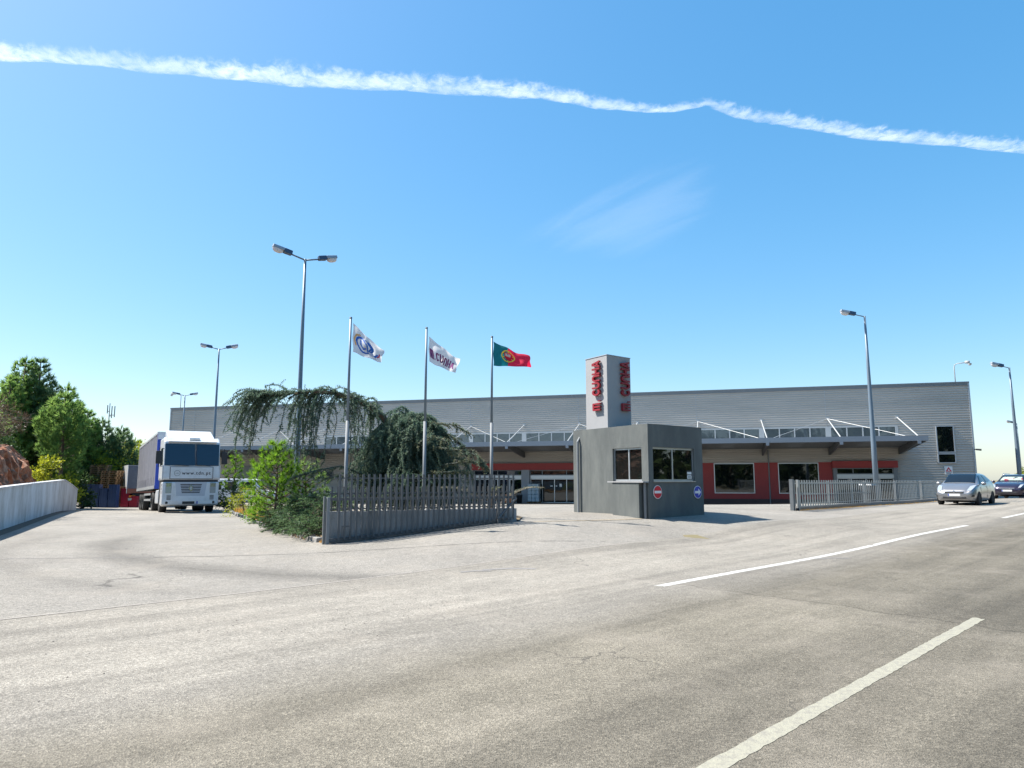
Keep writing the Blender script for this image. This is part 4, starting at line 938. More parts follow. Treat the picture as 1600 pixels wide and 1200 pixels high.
MB().prism([(.018, -.68, 1.41), (.018, .68, 1.41), (.018, .60, .72), (.018, -.60, .72)], (.0095, 0, 0)).build('grille_panel', 'truck_grey', tk)
for sd in (-1, 1):
    MB().box(-.05, .033, sd*.95-.14, sd*.95+.14, .88, 1.40).build('headlight', 'lens', tk, bevel=.03)
    MB().box(.033, .038, sd*.95-.11, sd*.95+.11, 1.20, 1.36).build('headlight_reflector', 'chrome', tk)
    for k in range(4): MB().box(.02, .034, sd*.92-.09, sd*.92+.09, .60+.055*k, .63+.055*k).build('bumper_vent', 'black_plastic', tk)
    MB().lathe([(.06, 0), (.055, .012), (0, .014)], 16, 'x', (.024, sd*1.0, .47)).build('fog_lamp', 'black_plastic', tk)
    for k in range(3): MB().box(-.35, -.12, sd*1.225-.004, sd*1.225+.004, .88+.17*k, 1.0+.17*k).build('step_slot', 'ink_grey', tk)
    MB().box(-1.75, -.35, sd*1.218, sd*1.232, 1.60, 3.05).build('cab_door', 'truck_white', tk, bevel=.012); MB().prism([(-1.5, sd*1.222, 2.2), (-.32, sd*1.222, 2.2), (-.42, sd*1.222, 3.0), (-1.45, sd*1.222, 3.0)], (0, sd*.014, 0)).build('side_window', 'pane_truck', tk)
    MB().tube([(-.15, sd*1.22, 2.95), (-.05, sd*1.40, 2.98), (-.05, sd*1.42, 2.1), (-.15, sd*1.22, 2.15)], .02, 6).build('mirror_arm', 'black_plastic', tk)
    MB().box(-.14, -.02, sd*1.42-.13, sd*1.42+.13, 2.25, 2.85).build('mirror', 'black_plastic', tk, bevel=.03)
    MB().box(-.55, -.04, sd*1.235-.02, sd*1.235+.02, 1.52, 2.2).build('air_deflector', 'truck_white', tk, bevel=.015)
    wheel(tk, -1.38, sd*1.03, .50, .30, sd, 'alu_old', 8); wheel(tk, -4.75, sd*.98, .50, .50, sd, 'alu_old', 8)
    for x in (-11.3, -12.6, -13.9): wheel(tk, x, sd*1.02, .48, .34, sd, 'alu_old', 8)
    MB().box(-3.75, -2.25, sd*.72-.02, sd*1.18, .42, 1.08).build('fuel_tank', 'truck_white', tk, bevel=.05) if sd > 0 else MB().box(-3.75, -2.25, -1.18, -.70, .42, 1.08).build('fuel_tank', 'truck_white', tk, bevel=.05)
    MB().box(-15.9, -3.45, sd*1.25-.03, sd*1.25+.005, 1.16, 1.32).build('side_rail', 'alu_old', tk); MB().box(-15.9, -3.45, sd*1.25-.02, sd*1.25+.02, 3.88, 4.02).build('top_rail', 'truck_white', tk, bevel=.02)
    mb = MB(); nseg = 34
    def cur(u, v): x = -3.5-12.35*u; return (x, sd*(1.245+.022*math.sin(u*84)+.012*math.sin(u*31+v*3)-.02*math.sin(PI*v)), 1.24+2.68*v)
    mb.grid(cur, 170, 6).build('curtain', 'curtain_grey', tk, smooth=True)
    for k in range(12): MB().box(-4.1-1.0*k, -4.06-1.0*k, sd*1.275-.006, sd*1.275+.006, 1.10, 1.75).build('curtain_strap', 'ink_grey', tk)
    MB().box(-10.2, -6.0, sd*1.20-.012, sd*1.20+.012, .55, .66).box(-10.2, -6.0, sd*1.20-.012, sd*1.20+.012, .85, .96).build('side_guard', 'alu_old', tk)
MB().box(-3.48, -3.38, -1.25, 1.25, 1.15, 3.9).build('bulkhead', 'curtain_blue', tk); MB().box(-15.9, -3.4, -1.2, 1.2, 1.2, 1.3).build('load_floor', 'under', tk); MB().box(-15.9, -3.4, -1.24, 1.24, 3.96, 4.0).build('trailer_roof', 'alu_old', tk)
MB().box(-16.14, -15.9, -1.25, 1.25, 1.15, 4.0).build('rear_doors', 'alu_old', tk); MB().box(-15.8, -2.2, -.45, .45, .75, 1.1).build('chassis', 'under', tk); MB().box(-3.36, -3.30, -1.24, 1.24, 3.62, 4.0).build('header', 'truck_white', tk)
prof_y(MB(), [(-.55, 3.50), (-1.9, 3.95), (-2.15, 3.95), (-2.15, 3.5)], -1.02, 1.02).build('roof_deflector', 'truck_white', tk, bevel=.05)
MB().box(.026, .036, .26, .96, .40, .53).build('number_plate', 'plate', tk); MB().box(.0365, .0375, .265, .32, .405, .525).build('plate_strip', 'plate_blue', tk); MB().box(.02, .034, -.34, .18, .40, .52).build('tow_recess', 'black_plastic', tk)
# --- second trailer behind it, its rear towards the viewer
t2 = empty('parked_trailer', (-26.5, 51.6, zg(-26.5, 51.6)), R(123), 'grey parked trailer seen from the rear, half hidden by the lorry', 'trailer')
MB().box(-.0, 11, -1.25, 1.25, 1.0, 3.0).build('cargo_box', 'curtain_grey', t2, bevel=.03); MB().box(-.03, .0, -1.2, 1.2, 1.35, 2.95).build('rear_door', 'curtain_grey', t2); MB().box(-.04, .001, -1.24, 1.24, 1.02, 1.33).build('tail_band', 'rust_band', t2)
for sd in (1, -1): MB().box(-.03, 11.02, sd*1.25-.01, sd*1.25+.03, 1.0, 3.02).build('side_panel', 'truck_white', t2)
MB().box(-.1, 10, -.9, .9, .62, .98).build('chassis', 'under', t2); MB().box(-.16, -.06, -1.15, 1.15, .50, .66).build('bumper_bar', 'alu_old', t2)
for sd in (1, -1):
    MB().box(-.14, -.07, sd*.9-.2, sd*.9+.2, .72, .86).build('tail_lamp', 'lens_orange', t2)
    for x in (1.4, 2.7): wheel(t2, x, sd*.95, .46, .32, sd, 'alu_old', 8)
# --- white van by the loading side
vn = empty('white_van', (-20.6, 54.6, zg(-20.6, 54.6)), R(4), 'white van parked behind the yellow grass', 'van')
prof_y(MB(), [(-2.4, .35), (-2.45, 1.1), (-2.3, 2.0), (-2.1, 2.08), (.75, 2.08), (1.0, 2.0), (1.65, 1.25), (2.35, 1.02), (2.45, .75), (2.45, .35)], -.95, .95).build('body', 'van_white', vn, bevel=.08)
prof_y(MB(), [(1.02, 1.92), (1.62, 1.27), (1.66, 1.29), (1.06, 1.95)], -.82, .82).build('windscreen', 'pane_car', vn)
for sd in (-1, 1):
    for x0, x1 in ((-2.1, -1.35), (-1.1, -.25), (.05, .95)): MB().box(x0, x1, sd*.952-.006, sd*.952+.006, 1.25, 1.85).build('side_window', 'pane_dark', vn)
    MB().box(-2.3, 2.3, sd*.955-.01, sd*.955+.01, .62, .70).build('rub_strip', 'black_plastic', vn)
    for x in (-1.5, 1.55): wheel(vn, x, sd*.86, .33, .2, sd)

# ------------------------------------------------------------------ crates, pallets, goods
def crate_mesh(mat):
    mb = MB(); L_, W_, H_ = .60, .40, .265
    mb.box(-L_/2+.02, L_/2-.02, -W_/2+.02, W_/2-.02, 0, .02)
    for s_ in (1, -1):
        mb.box(-L_/2+.015, L_/2-.015, s_*(W_/2-.02)-.008, s_*(W_/2-.02)+.008, .02, H_-.02); mb.box(s_*(L_/2-.02)-.008, s_*(L_/2-.02)+.008, -W_/2+.015, W_/2-.015, .02, H_-.02)
        mb.box(-L_/2, L_/2, s_*W_/2-.012, s_*W_/2+.008, H_-.045, H_); mb.box(s_*L_/2-.012, s_*L_/2+.008, -W_/2, W_/2, H_-.045, H_)
        for q in (-.2, 0, .2): mb.box(q-.012, q+.012, s_*(W_/2-.01)-.01, s_*(W_/2-.01)+.006, .0, H_-.04)
    return mb
ORD = ['topmost', 'second from the top', 'third from the top', 'fourth from the top', 'fifth from the top', 'sixth from the top']+['number %s from the top' % w for w in 'seven eight nine ten eleven twelve thirteen fourteen fifteen sixteen seventeen eighteen nineteen twenty twenty-one'.split()]
def crates(nx, ny, rows, org, ang, mat, name, names, group):
    src = None; ca_, sa_ = math.cos(ang), math.sin(ang)
    for i in range(nx):
        for j in range(ny):
            for k in range(rows[(i+j) % len(rows)]):
                label = '%s, %s of the %s' % (name.replace('_', ' plastic '), ORD[rows[i % len(rows)]-1-k], names[i])
                lx, ly = i*.64, j*.44; x, y = org[0]+lx*ca_-ly*sa_, org[1]+lx*sa_+ly*ca_
                p = (x+rnd(-.01, .01), y+rnd(-.01, .01), zg(x, y)+k*.267)
                if src is None: src = crate_mesh(mat).build(name, mat); o = src
                else: o = link_copy(src, None)
                o.location = p; o.rotation_euler = (0, 0, ang+rnd(-.03, .03)); tag(o, label, 'crate', group)
crates(4, 1, [6, 6, 5, 6], (-29.95, 50.3), R(-4), 'crate_blue', 'blue_crate', ('blue stack nearest the white wall', 'second blue stack from the white wall', 'third blue stack from the white wall', 'blue stack nearest the red crates'), 'stacked blue crates')
crates(2, 1, [5, 3], (-26.75+-.95, 51.2), R(-4), 'crate_red', 'red_crate', ('taller red stack beside the pallets', 'shorter red stack beside the parked trailer'), 'stacked red crates')
def pallet_mesh():
    mb = MB()
    for k in range(7): y = -.39+.13*k; mb.box(-.6, .6, y-.045, y+.045, .122, .144)
    for x in (-.55, 0, .55): mb.box(x-.05, x+.05, -.4, .4, .10, .122)
    for x in (-.55, 0, .55):
        for y in (-.35, 0, .35): mb.box(x-.05, x+.05, y-.07, y+.07, .022, .10)
    for y in (-.35, 0, .35): mb.box(-.6, .6, y-.05, y+.05, 0, .022)
    return mb
src = None
for (x, y, n_, a_, lab) in ((-29.5, 52.4, 18, -.05, 'pale stack right behind the blue crates'), (-30.9, 53.3, 21, .15, 'darker tallest stack under the trees'), (-28.25, 51.6, 10, .05, 'low stack between blue and red crates')):
    for k in range(n_):
        if src is None: src = pallet_mesh().build('wooden_pallet', 'pallet_wood'); o = src
        else: o = link_copy(src, None)
        o.location = (x+rnd(-.03, .03), y+rnd(-.03, .03), zg(x, y)+k*.145); o.rotation_euler = (0, 0, a_+rnd(-.05, .05)); tag(o, 'wooden pallet, %s of the %s' % (ORD[n_-1-k], lab), 'pallet', 'stacked wooden pallets')
def wz(x, y): p = w2w(x, y, 0); return (p[0], p[1], zg(p[0], p[1]))
e = empty('pallet_truck', wz(36.15, -1.6), R(-15), 'orange hand pallet truck left of the grey entrance column', 'pallet truck')
MB().box(-.28, -.10, -.6, .5, .07, .14).box(.10, .28, -.6, .5, .07, .14).build('fork', 'orange_paint', e); MB().prism([(-.28, -.62, .06), (.28, -.62, .06), (.2, -.62, .75), (-.2, -.62, .75)], (0, -.18, 0)).build('body', 'orange_paint', e, bevel=.02)
MB().tube([(0, -.72, .7), (0, -.9, 1.2)], .022, 8).tube([(-.16, -.92, 1.22), (.16, -.92, 1.22)], .02, 8).build('handle', 'black_plastic', e); MB().tube([(-.05, -.72, .09), (.05, -.72, .09)], .09, 14).build('wheel', 'rubber', e)
e = empty('litter_bin', wz(36.85, -1.3), R(-15), 'black litter bin at the foot of the grey entrance column', 'bin')
MB().lathe([(.0, 0), (.2, 0), (.25, .62), (.27, .63), (.27, .68), (.2, .70), (.2, .66)], 20).build('tub', 'black_plastic', e, smooth=True); MB().lathe([(.27, .69), (.22, .78), (.1, .82), (0, .83)], 20).build('lid', 'trim_dark', e, smooth=True)
e = empty('wrapped_goods', wz(38.0, -.9), R(-15.8), 'stack of pale shrink-wrapped goods beside the glass entrance doors', 'goods')
src2 = None
for k in range(5):
    for q in (-.3, 0.02, .34):
        o = MB().box(-.155, .155, -.35, .35, 0, .29).build('pack', 'shrink_wrap', e, bevel=.04) if src2 is None else link_copy(src2, e)
        src2 = src2 or o; o.location = (q+rnd(-.01, .01), 0, .146+k*.295)
o = link_copy(src, None); o.parent = e; o.location = (0, 0, 0); o.rotation_euler = (0, 0, 0); o.name = 'pallet'
for k_ in ('label', 'category', 'group'): del o[k_]
o.scale = (.85, 1, 1)
e = empty('wheeled_bin', (18.3, 36.6, zg(18.3, 36.6)), R(40), 'dark wheeled bin seen through the road railing by the lamp post', 'bin')
MB().hexa([(-.24, -.24, .06), (.24, -.24, .06), (.24, .24, .06), (-.24, .24, .06)], [(-.29, -.31, .95), (.29, -.31, .95), (.29, .31, .95), (-.29, .31, .95)]).build('tub', 'black_plastic', e, bevel=.02)
MB().hexa([(-.31, -.33, .951), (.31, -.33, .951), (.31, .35, .951), (-.31, .35, .951)], [(-.27, -.28, 1.04), (.27, -.28, 1.04), (.27, .35, 1.04), (-.27, .35, 1.04)]).build('lid', 'trim_dark', e, bevel=.02)
for s_ in (-1, 1): MB().tube([(s_*.26, .26, .09), (s_*.31, .26, .09)], .09, 14).build('wheel', 'rubber', e)

# ------------------------------------------------------------------ white boundary wall and the cut bank behind it
from mathutils import noise as mn
wp = [(-10.6, 11.6, 1.05), (-13.2, 16.9, 1.15), (-15.85, 22.2, 1.26), (-19.2, 29.0, 1.38), (-22.4, 35.4, 1.47), (-23.3, 37.4, 1.25), (-24.6, 40.1, .95)]
bw = empty('boundary_wall', (wp[2][0], wp[2][1], 0), 0, 'low white rendered boundary wall curving along the left of the yard', 'wall')
o0 = Vector((wp[2][0], wp[2][1], 0))
for (a, b) in zip(wp[:-1], wp[1:]):
    k = 5
    mb = MB(); mc = MB()
    A, B = Vector((a[0], a[1])), Vector((b[0], b[1])); dn = (B-A).normalized(); nn = Vector((-dn.y, dn.x))*.11
    for q in range(k):
        p0, p1 = A.lerp(B, q/k), A.lerp(B, (q+1)/k); z0_, z1_ = a[2]+(b[2]-a[2])*q/k, a[2]+(b[2]-a[2])*(q+1)/k
        f = lambda p, s, z: Vector((p.x+nn.x*s, p.y+nn.y*s, z))-o0
        mb.hexa([f(p0, -1, zg(*p0)-.2), f(p1, -1, zg(*p1)-.2), f(p1, 1, zg(*p1)-.2), f(p0, 1, zg(*p0)-.2)], [f(p0, -1, z0_), f(p1, -1, z1_), f(p1, 1, z1_), f(p0, 1, z0_)])
        mc.hexa([f(p0, -1.25, z0_+.0005), f(p1, -1.25, z1_+.0005), f(p1, 1.25, z1_+.0005), f(p0, 1.25, z0_+.0005)], [f(p0, -1.25, z0_+.05), f(p1, -1.25, z1_+.05), f(p1, 1.25, z1_+.05), f(p0, 1.25, z0_+.05)])
    mb.build('wall_panel', 'white_wall', bw); mc.build('coping', 'white_wall', bw)
ribbon('wall_foot_strip', [(-12.9, 16.9), (-15.5, 22.2), (-18.85, 28.9), (-22.0, 35.2), (-24.2, 39.9)], .42, .004, M('foot_strip', (.10, .075, .055), .95, var=.35, scale=4), yard)  # dark brown strip along the yard side of the wall foot
m = M('red_earth', (.27, .105, .055), .95, var=.45, scale=2.2, bump=1., bscale=7, dirt=(.42, .28, .19), dirt_amt=.8, dscale=2.8)
mb = MB(); U, V_ = 190, 90
def bank(u, v):
    y0 = 6+34*u; x0 = -.5*(y0-22.2)-15.85 if y0 < 36 else -.5*(36-22.2)-15.85-.48*(y0-36)
    dd = 24*v**1.7; H = 0
    kp = [(0, .0), (.25, .55), (.7, 1.4), (1.3, 2.6), (1.8, 3.05), (2.6, 3.4), (5, 4.0), (10, 4.5), (24, 5.2)]
    for (a, ha), (b, hb) in zip(kp[:-1], kp[1:]):
        if a <= dd <= b: H = ha+(hb-ha)*(dd-a)/(b-a)
    H *= sm((38.6-y0-.3*dd)/2.6)*(.88+.12*sm((y0-10)/20))
    x, y = x0-.45-dd*.894, y0-dd*.447
    p = Vector((x*.9, y*.9, H*1.3)); r_ = mn.noise(p*.8)*.45+abs(mn.noise(p*2.1))*.42-.15+mn.noise(p*4.3)*.22+mn.noise(p*9)*.12
    am = min(1, H/.8)*(1 if dd < 4 else .5)
    return (x+r_*am*.9, y-r_*am*.5, zg(x, y)-.05+H+r_*am*.5)
tag(mb.grid(bank, U, V_).build('earth_bank', 'red_earth'), kind='structure')

# ------------------------------------------------------------------ vegetation
def rv():
    while True:
        v = Vector((rnd(-1, 1), rnd(-1, 1), rnd(-1, 1)))
        if .05 < v.length < 1: return v.normalized()
class Leaf(MB):
    def __init__(s): super().__init__(); s.a = []
    def tri(s, p, d, w, var):
        """one needle or leaf: base p, tip p+d"""
        n = d.cross(rv()); n = n.normalized()*w*.5 if n.length > 1e-6 else Vector((w*.5, 0, 0)); i = len(s.v)
        s.v += [tuple(p-n), tuple(p+n), tuple(p+d)]; s.f.append((i, i+1, i+2)); s.a.append(var)
    def leaf(s, p, d, w, var):
        n = d.cross(rv()); n = n.normalized()*w*.5 if n.length > 1e-6 else Vector((w*.5, 0, 0)); i = len(s.v)
        s.v += [tuple(p), tuple(p+d*.5-n), tuple(p+d), tuple(p+d*.5+n)]; s.f.append((i, i+1, i+2, i+3)); s.a.append(var)
    def tuft(s, p, ax, n, ln, w, spread, var):
        for _ in range(n):
            d = (ax+rv()*spread).normalized()*ln*rnd(.65, 1.1); s.tri(p, d, w, min(1, max(0, var+rnd(-.2, .2))))
def thing(name, x, y, label, cat, group=None, z=None): return empty(name, (x, y, zg(x, y) if z is None else z), 0, label, cat, group)
def pine(name, x, y, ztop, r, mat, label, group=None, low=.18, nl=.26, nw=.035, step=.36, nb=6, z=None, cat='tree', bark='bark', nt_=11, up=.55):
    e = thing(name, x, y, label, cat, group, z); h = ztop-e.location.z; lf = Leaf(); br = MB()
    lean = Vector((rnd(-.03, .03), rnd(-.03, .03)))
    tr = [(lean.x*h*q+.04*math.sin(q*5+x), lean.y*h*q+.04*math.cos(q*4+y), h*q) for q in (0, .2, .4, .6, .8, .97)]
    MB().tube(tr, [.022*h+.01, .018*h, .014*h, .010*h, .006*h, .003*h], 8).build('trunk', bark, e, smooth=True)
    zz = low*h; k = 0
    while zz < h*.985:
        f = (zz/h-low)/(1-low); ln = r*(min(1, (1-f)*1.5)**.8)*(.6+.4*min(1, f*5+.4)); c = Vector((lean.x*zz, lean.y*zz, zz)); n_ = nb if f < .8 else 4
        for b in range(n_):
            a = 2*PI*b/n_+k*1.1+rnd(-.35, .35); L_ = ln*rnd(.6, 1.12)+.12; d = Vector((math.cos(a), math.sin(a), .1)); p = c.copy(); pts = [p.copy()]; m_ = max(3, int(L_/.17)); vb = rnd(.1, .75)
            for q in range(m_):
                d = (d+Vector((0, 0, up*L_/m_*.9))).normalized(); p = p+d*L_/m_; pts.append(p.copy())
                if q >= m_*.25 or L_ < .5:
                    lf.tuft(p, (d+Vector((0, 0, .35))).normalized(), nt_, nl, nw, .75, vb)
                    if q % 2 == 0 and L_ > .5:
                        sd = (Vector((-d.y, d.x, .45))*random.choice((1, -1))+d*.4).normalized(); pp = p+sd*rnd(.14, .32); lf.tuft(pp, (sd+Vector((0, 0, .7))).normalized(), nt_, nl, nw, .7, vb+rnd(-.1, .15))
            lf.tuft(pts[-1], (d+Vector((0, 0, .8))).normalized(), nt_+4, nl*1.15, nw, .5, vb+.15)
            br.tube([pts[0], pts[len(pts)//2], pts[-1]], [.012+.006*L_, .012, .005], 4, False)
        zz += step*rnd(.8, 1.2); k += 1
    lf.tuft(Vector(tr[-1]), Vector((0, 0, 1)), 16, nl*1.4, nw, .35, .5)
    br.build('branches', bark, e); lf.build('crown', mat, e, fix=False); return e
PG = 'pines above the bank'
for (x, y, zt, r_, mt, lb) in ((-31.6, 44, 7.9, 1.7, 'pine', 'leftmost pine above the red bank, cut by the frame'), (-31.6, 45.2, 9.5, 1.9, 'pine', 'tallest pine behind the red bank, bright green to its tip'), (-32.7, 48, 9.2, 1.9, 'pine_dark', 'dark pine between the two tallest tops behind the bank'),
        (-30.85, 46, 9.4, 1.8, 'pine_dark', 'tall dark pine, right-hand of the two highest tops'), (-29.8, 46.6, 7.9, 1.7, 'pine', 'pine on the right shoulder of the tall clump behind the bank'), (-27.3, 43, 6.7, 1.8, 'pine', 'bright green pine with bare lower trunk behind the white wall'), (-33.8, 54.6, 7.3, 1.7, 'pine_dark', 'dark pine squeezed behind the bright green one'),
        (-32.5, 54.0, 6.8, 1.7, 'pine', 'small pine at the end of the clump above the blue crates'), (-31.9, 55, 6.3, 1.4, 'pine_dark', 'thin dark pine beside the far mast'), (-31.1, 56, 5.7, 1.5, 'pine_dark', 'dark pine right of the far mast'), (-33.0, 60, 5.8, 1.5, 'pine_dark', 'far pine with a spiky top left of the trailer roof'), (-33.2, 62, 5.0, 1.6, 'pine', 'last green pine beside the trailer roof')):
    pine('pine_tree', x, y, zt, r_, mt, lb, PG, low=.34 if y == 43 else .12, nl=.34, nw=.06, step=.30, nb=7, nt_=15, up=.8)
def shrub(name, x, y, z0, rx, ry, rz, mat, label, n=50, per=45, ll=.13, lw=.07, group=None, cat='shrub', stems=True, bark='bark', flat=0.):
    e = thing(name, x, y, label, cat, group, z0); lf = Leaf(); st = MB()
    for k in range(n):
        d = rv(); d.z = abs(d.z)*1.1-.1; rr = rnd(.45, 1.)**.5; c = Vector((d.x*rx*rr, d.y*ry*rr, rz*.12+max(0, d.z)*rz*rr*.9)); cs = rnd(.14, .30)*min(rx, rz)*1.2; vb = rnd(.1, .8)
        for _ in range(per):
            o = rv()*cs*rnd(.2, 1)**.6; o.z *= .8; lf.leaf(c+o, (o.normalized()+rv()*.8+Vector((0, 0, .2))).normalized()*ll*rnd(.6, 1.2), lw*rnd(.7, 1.2), min(1, max(0, vb+rnd(-.2, .2))))
        if stems and k % 3 == 0: st.tube([(c.x*.1, c.y*.1, -.05), (c.x*.5, c.y*.5, c.z*.6), tuple(c)], [.025, .015, .006], 4, False)
    if st.v: st.build('stems', bark, e)
    lf.build('leaves', mat, e, fix=False); return e
SG = 'shrubs along the left edge of the yard'
for (x, y, z0, a, b, c, mt, lb) in ((-26.2, 39.9, .0, 1.2, 1.2, 2.7, 'yellow_leaf', 'yellow-green bush between the red bank and the white wall'), (-26.3, 41.9, .0, .9, .9, 1.9, 'yellow_leaf', 'low yellow-green bush peeping over the end of the white wall'),
        (-27.6, 38.0, .0, 1.3, 1.3, 4.3, 'ivy', 'dark bush clinging to the end of the red bank'), (-31.6, 52.6, -.4, 1.4, 1.2, 3.1, 'ivy', 'dark bush behind the blue crates'), (-31.2, 54.5, -.4, 2.2, 1.6, 4.4, 'yellow_leaf', 'yellow-green bush above the pallet stacks'),
        (-31.0, 58.2, -.4, 2.6, 1.8, 5.0, 'yellow_leaf', 'large yellow-green bush beside the trailer roof'), (-29.4, 56.6, -.4, 1.7, 1.4, 3.2, 'ivy', 'dark ivy bush behind the red crates'), (-28.3, 47.0, -.3, .7, .7, 1.4, 'ivy', 'small dark bush at the end of the white wall'),
        (-34.5, 52, -.3, 2.5, 2, 4.6, 'pine_dark', 'dark bush filling the gap under the pines')):
    shrub('bush', x, y, z0, a, b, c, mt, lb, n=int(46*a), per=46, ll=.17, lw=.10, group=SG)
for (x, y, zz, w_, h_, lb) in ((-21.6, 27.6, 3.6, 2.2, 1.3, 'dry brown brushwood on the brow of the red bank'), (-25.5, 32.8, 3.7, 2.2, 1.1, 'dark dry brush at the right end of the bank top')):
    shrub('dry_brush', x, y, zz, w_, w_, h_, 'brush', lb, n=80, per=60, ll=.22, lw=.02, group='dry brush on the bank')
for (x, y, zz, w_, h_, lb) in ((-27.3, 34.3, 4.1, 2.2, 1.3, 'green scrub sloping along the top of the bank'), (-26.2, 30.2, 4.3, 2.0, 1.5, 'green scrub behind the dry brush on the bank')):
    shrub('bank_scrub', x, y, zz, w_, w_, h_, 'pine', lb, n=70, per=46, ll=.16, lw=.08, group='scrub on the bank top')
shrub('bush', 51.0, 70, zg(51, 70), 1.2, 1.2, 2.7, 'yellow_leaf', 'small bush showing above the plum estate car', n=60, per=50, ll=.25, lw=.1)
# far telecom mast
e = thing('telecom_mast', -86.1, 150, 'thin far mast with upright aerials above the left pines', 'mast', z=0)
MB().tube([(0, 0, 0), (0, 0, 17.8)], [.16, .08], 8).build('pole', 'galv_dark', e)
for dx, z_, hh in ((-.45, 15.6, 1.8), (.5, 14.6, 2.6), (1.1, 14.8, 2.4)): MB().box(dx-.06, dx+.06, -.1, .1, z_, z_+hh).box(min(0, dx), max(0, dx), -.06, .06, z_+.4, z_+.52).build('aerial', 'galv_dark', e)

# planted corner
Lp = [(-4.42, 17.0), (-5.4, 18.4), (-8.2, 23.6), (-12.5, 32), (-13.5, 34.4)]; Rp = [(.2, 19.25), (.3, 20.6), (-.5, 23.2), (-5, 31), (-9, 35)]
def pl(P_, t):
    t = t*(len(P_)-1); i = min(int(t), len(P_)-2); f = t-i; return Vector(P_[i]).lerp(Vector(P_[i+1]), f)
M('soil', (.13, .095, .06), .95, var=.4, scale=3, bump=.8, bscale=12, dirt=(.30, .22, .11), dirt_amt=.8, dscale=3)
def bedf(u, v):
    p = pl(Lp, u).lerp(pl(Rp, u), v); return (p.x, p.y, zg(p.x, p.y)+.03+.09*math.sin(PI*v)+.03*mn.noise(Vector((p.x*2, p.y*2, 0))))
tag(MB().grid(bedf, 60, 26).build('planting_bed', 'soil', smooth=True), kind='structure')
kb = empty('bed_edging', (Lp[2][0], Lp[2][1], 0), 0, 'crumbling low stone edging along the driveway side of the planted corner', 'edging')
t = 0.
src = []
for q in range(4):
    mbk = MB(); l_, w_, h_ = rnd(.28, .4), rnd(.14, .2), rnd(.10, .15); mbk.hexa([(-l_/2, -w_/2, -.05), (l_/2, -w_/2, -.05), (l_/2*.9, w_/2, -.05), (-l_/2, w_/2, -.05)], [(-l_/2*.85, -w_/2*.8, h_), (l_/2*.9, -w_/2*.7, h_*.8), (l_/2*.8, w_/2*.8, h_), (-l_/2*.8, w_/2*.7, h_*.9)])
    src.append(mbk)
made = {}
for k in range(46):
    u = .06+.92*k/45; p = pl(Lp, u); p2 = pl(Lp, min(1, u+.01)); a_ = math.atan2(p2.y-p.y, p2.x-p.x)+rnd(-.15, .15); q = random.randrange(4); loc = (p.x-kb.location.x+rnd(-.05, .05), p.y-kb.location.y, zg(p.x, p.y)+rnd(-.02, .02))
    if q not in made: made[q] = src[q].build('stone', 'kerb', kb, bevel=.02); o = made[q]; o.location = loc; o.rotation_euler = (0, 0, a_)
    else: link_copy(made[q], kb, loc, a_)
# weeping cedar
arch = [(-3.38, 21.5, .25), (-3.40, 21.5, 1.12), (-3.46, 21.5, 2.08), (-3.67, 21.5, 2.9), (-3.94, 21.4, 3.44), (-4.3, 21.2, 3.71), (-4.71, 21.0, 3.92), (-5.24, 20.8, 4.05), (-5.76, 20.6, 4.08), (-6.29, 20.5, 4.03), (-6.76, 20.4, 3.98), (-7.1, 20.3, 3.93), (-7.25, 20.2, 4.01)]
c0 = Vector((-3.38, 21.5, zg(-3.38, 21.5)))
ce = empty('weeping_cedar', c0, 0, 'blue-green weeping cedar with one limb arched far to the left, hung with drooping strands', 'tree')
ap = [Vector(p)-c0 for p in arch]
MB().tube(ap, [.16, .14, .12, .105, .09, .075, .065, .055, .045, .038, .028, .018, .008], 8).build('trunk', 'bark', ce, smooth=True)
dome, curt, pale, tw = Leaf(), Leaf(), Leaf(), MB()
def strand(lf, p, d, L_, stiff, var, side=.5, depth=0, fat=1., zmin=.1, noise=.12):
    p = p.copy(); d = d.normalized(); ds = .05; n_ = int(L_/ds); pts = [p.copy()]
    for k in range(n_):
        d = (d+Vector((rnd(-noise, noise), rnd(-noise, noise), -stiff*ds*6+rnd(-.04, .04)))).normalized(); p = p+d*ds
        if p.z < zmin: break
        pts.append(p.copy()); f = k/max(1, n_); w_ = fat*(1-.55*f)
        for _ in range(6 if depth else 9):
            o = rv(); o = (o-d*o.dot(d)*.6).normalized(); lf.tri(p, (o+d*.5).normalized()*rnd(.04, .085)*w_, .026, min(1, max(0, var+rnd(-.3, .3))))
        if depth == 0 and random.random() < side*.16*2:
            sd = Vector((rnd(-1, 1), rnd(-1, 1), .25)).normalized(); strand(lf, p, (sd+d*.5), rnd(.12, .45)*min(1, L_), stiff*1.5, var+rnd(-.1, .1), 0, 1, fat*.8, zmin)
    if len(pts) > 2 and depth == 0: tw.tube(pts[::3]+[pts[-1]], .008, 3, False)
def along(P_, t):
    t = t*(len(P_)-1); i = min(int(t), len(P_)-2); return P_[i].lerp(P_[i+1], t-i), (P_[i+1]-P_[i]).normalized()
limb = ap[4:]
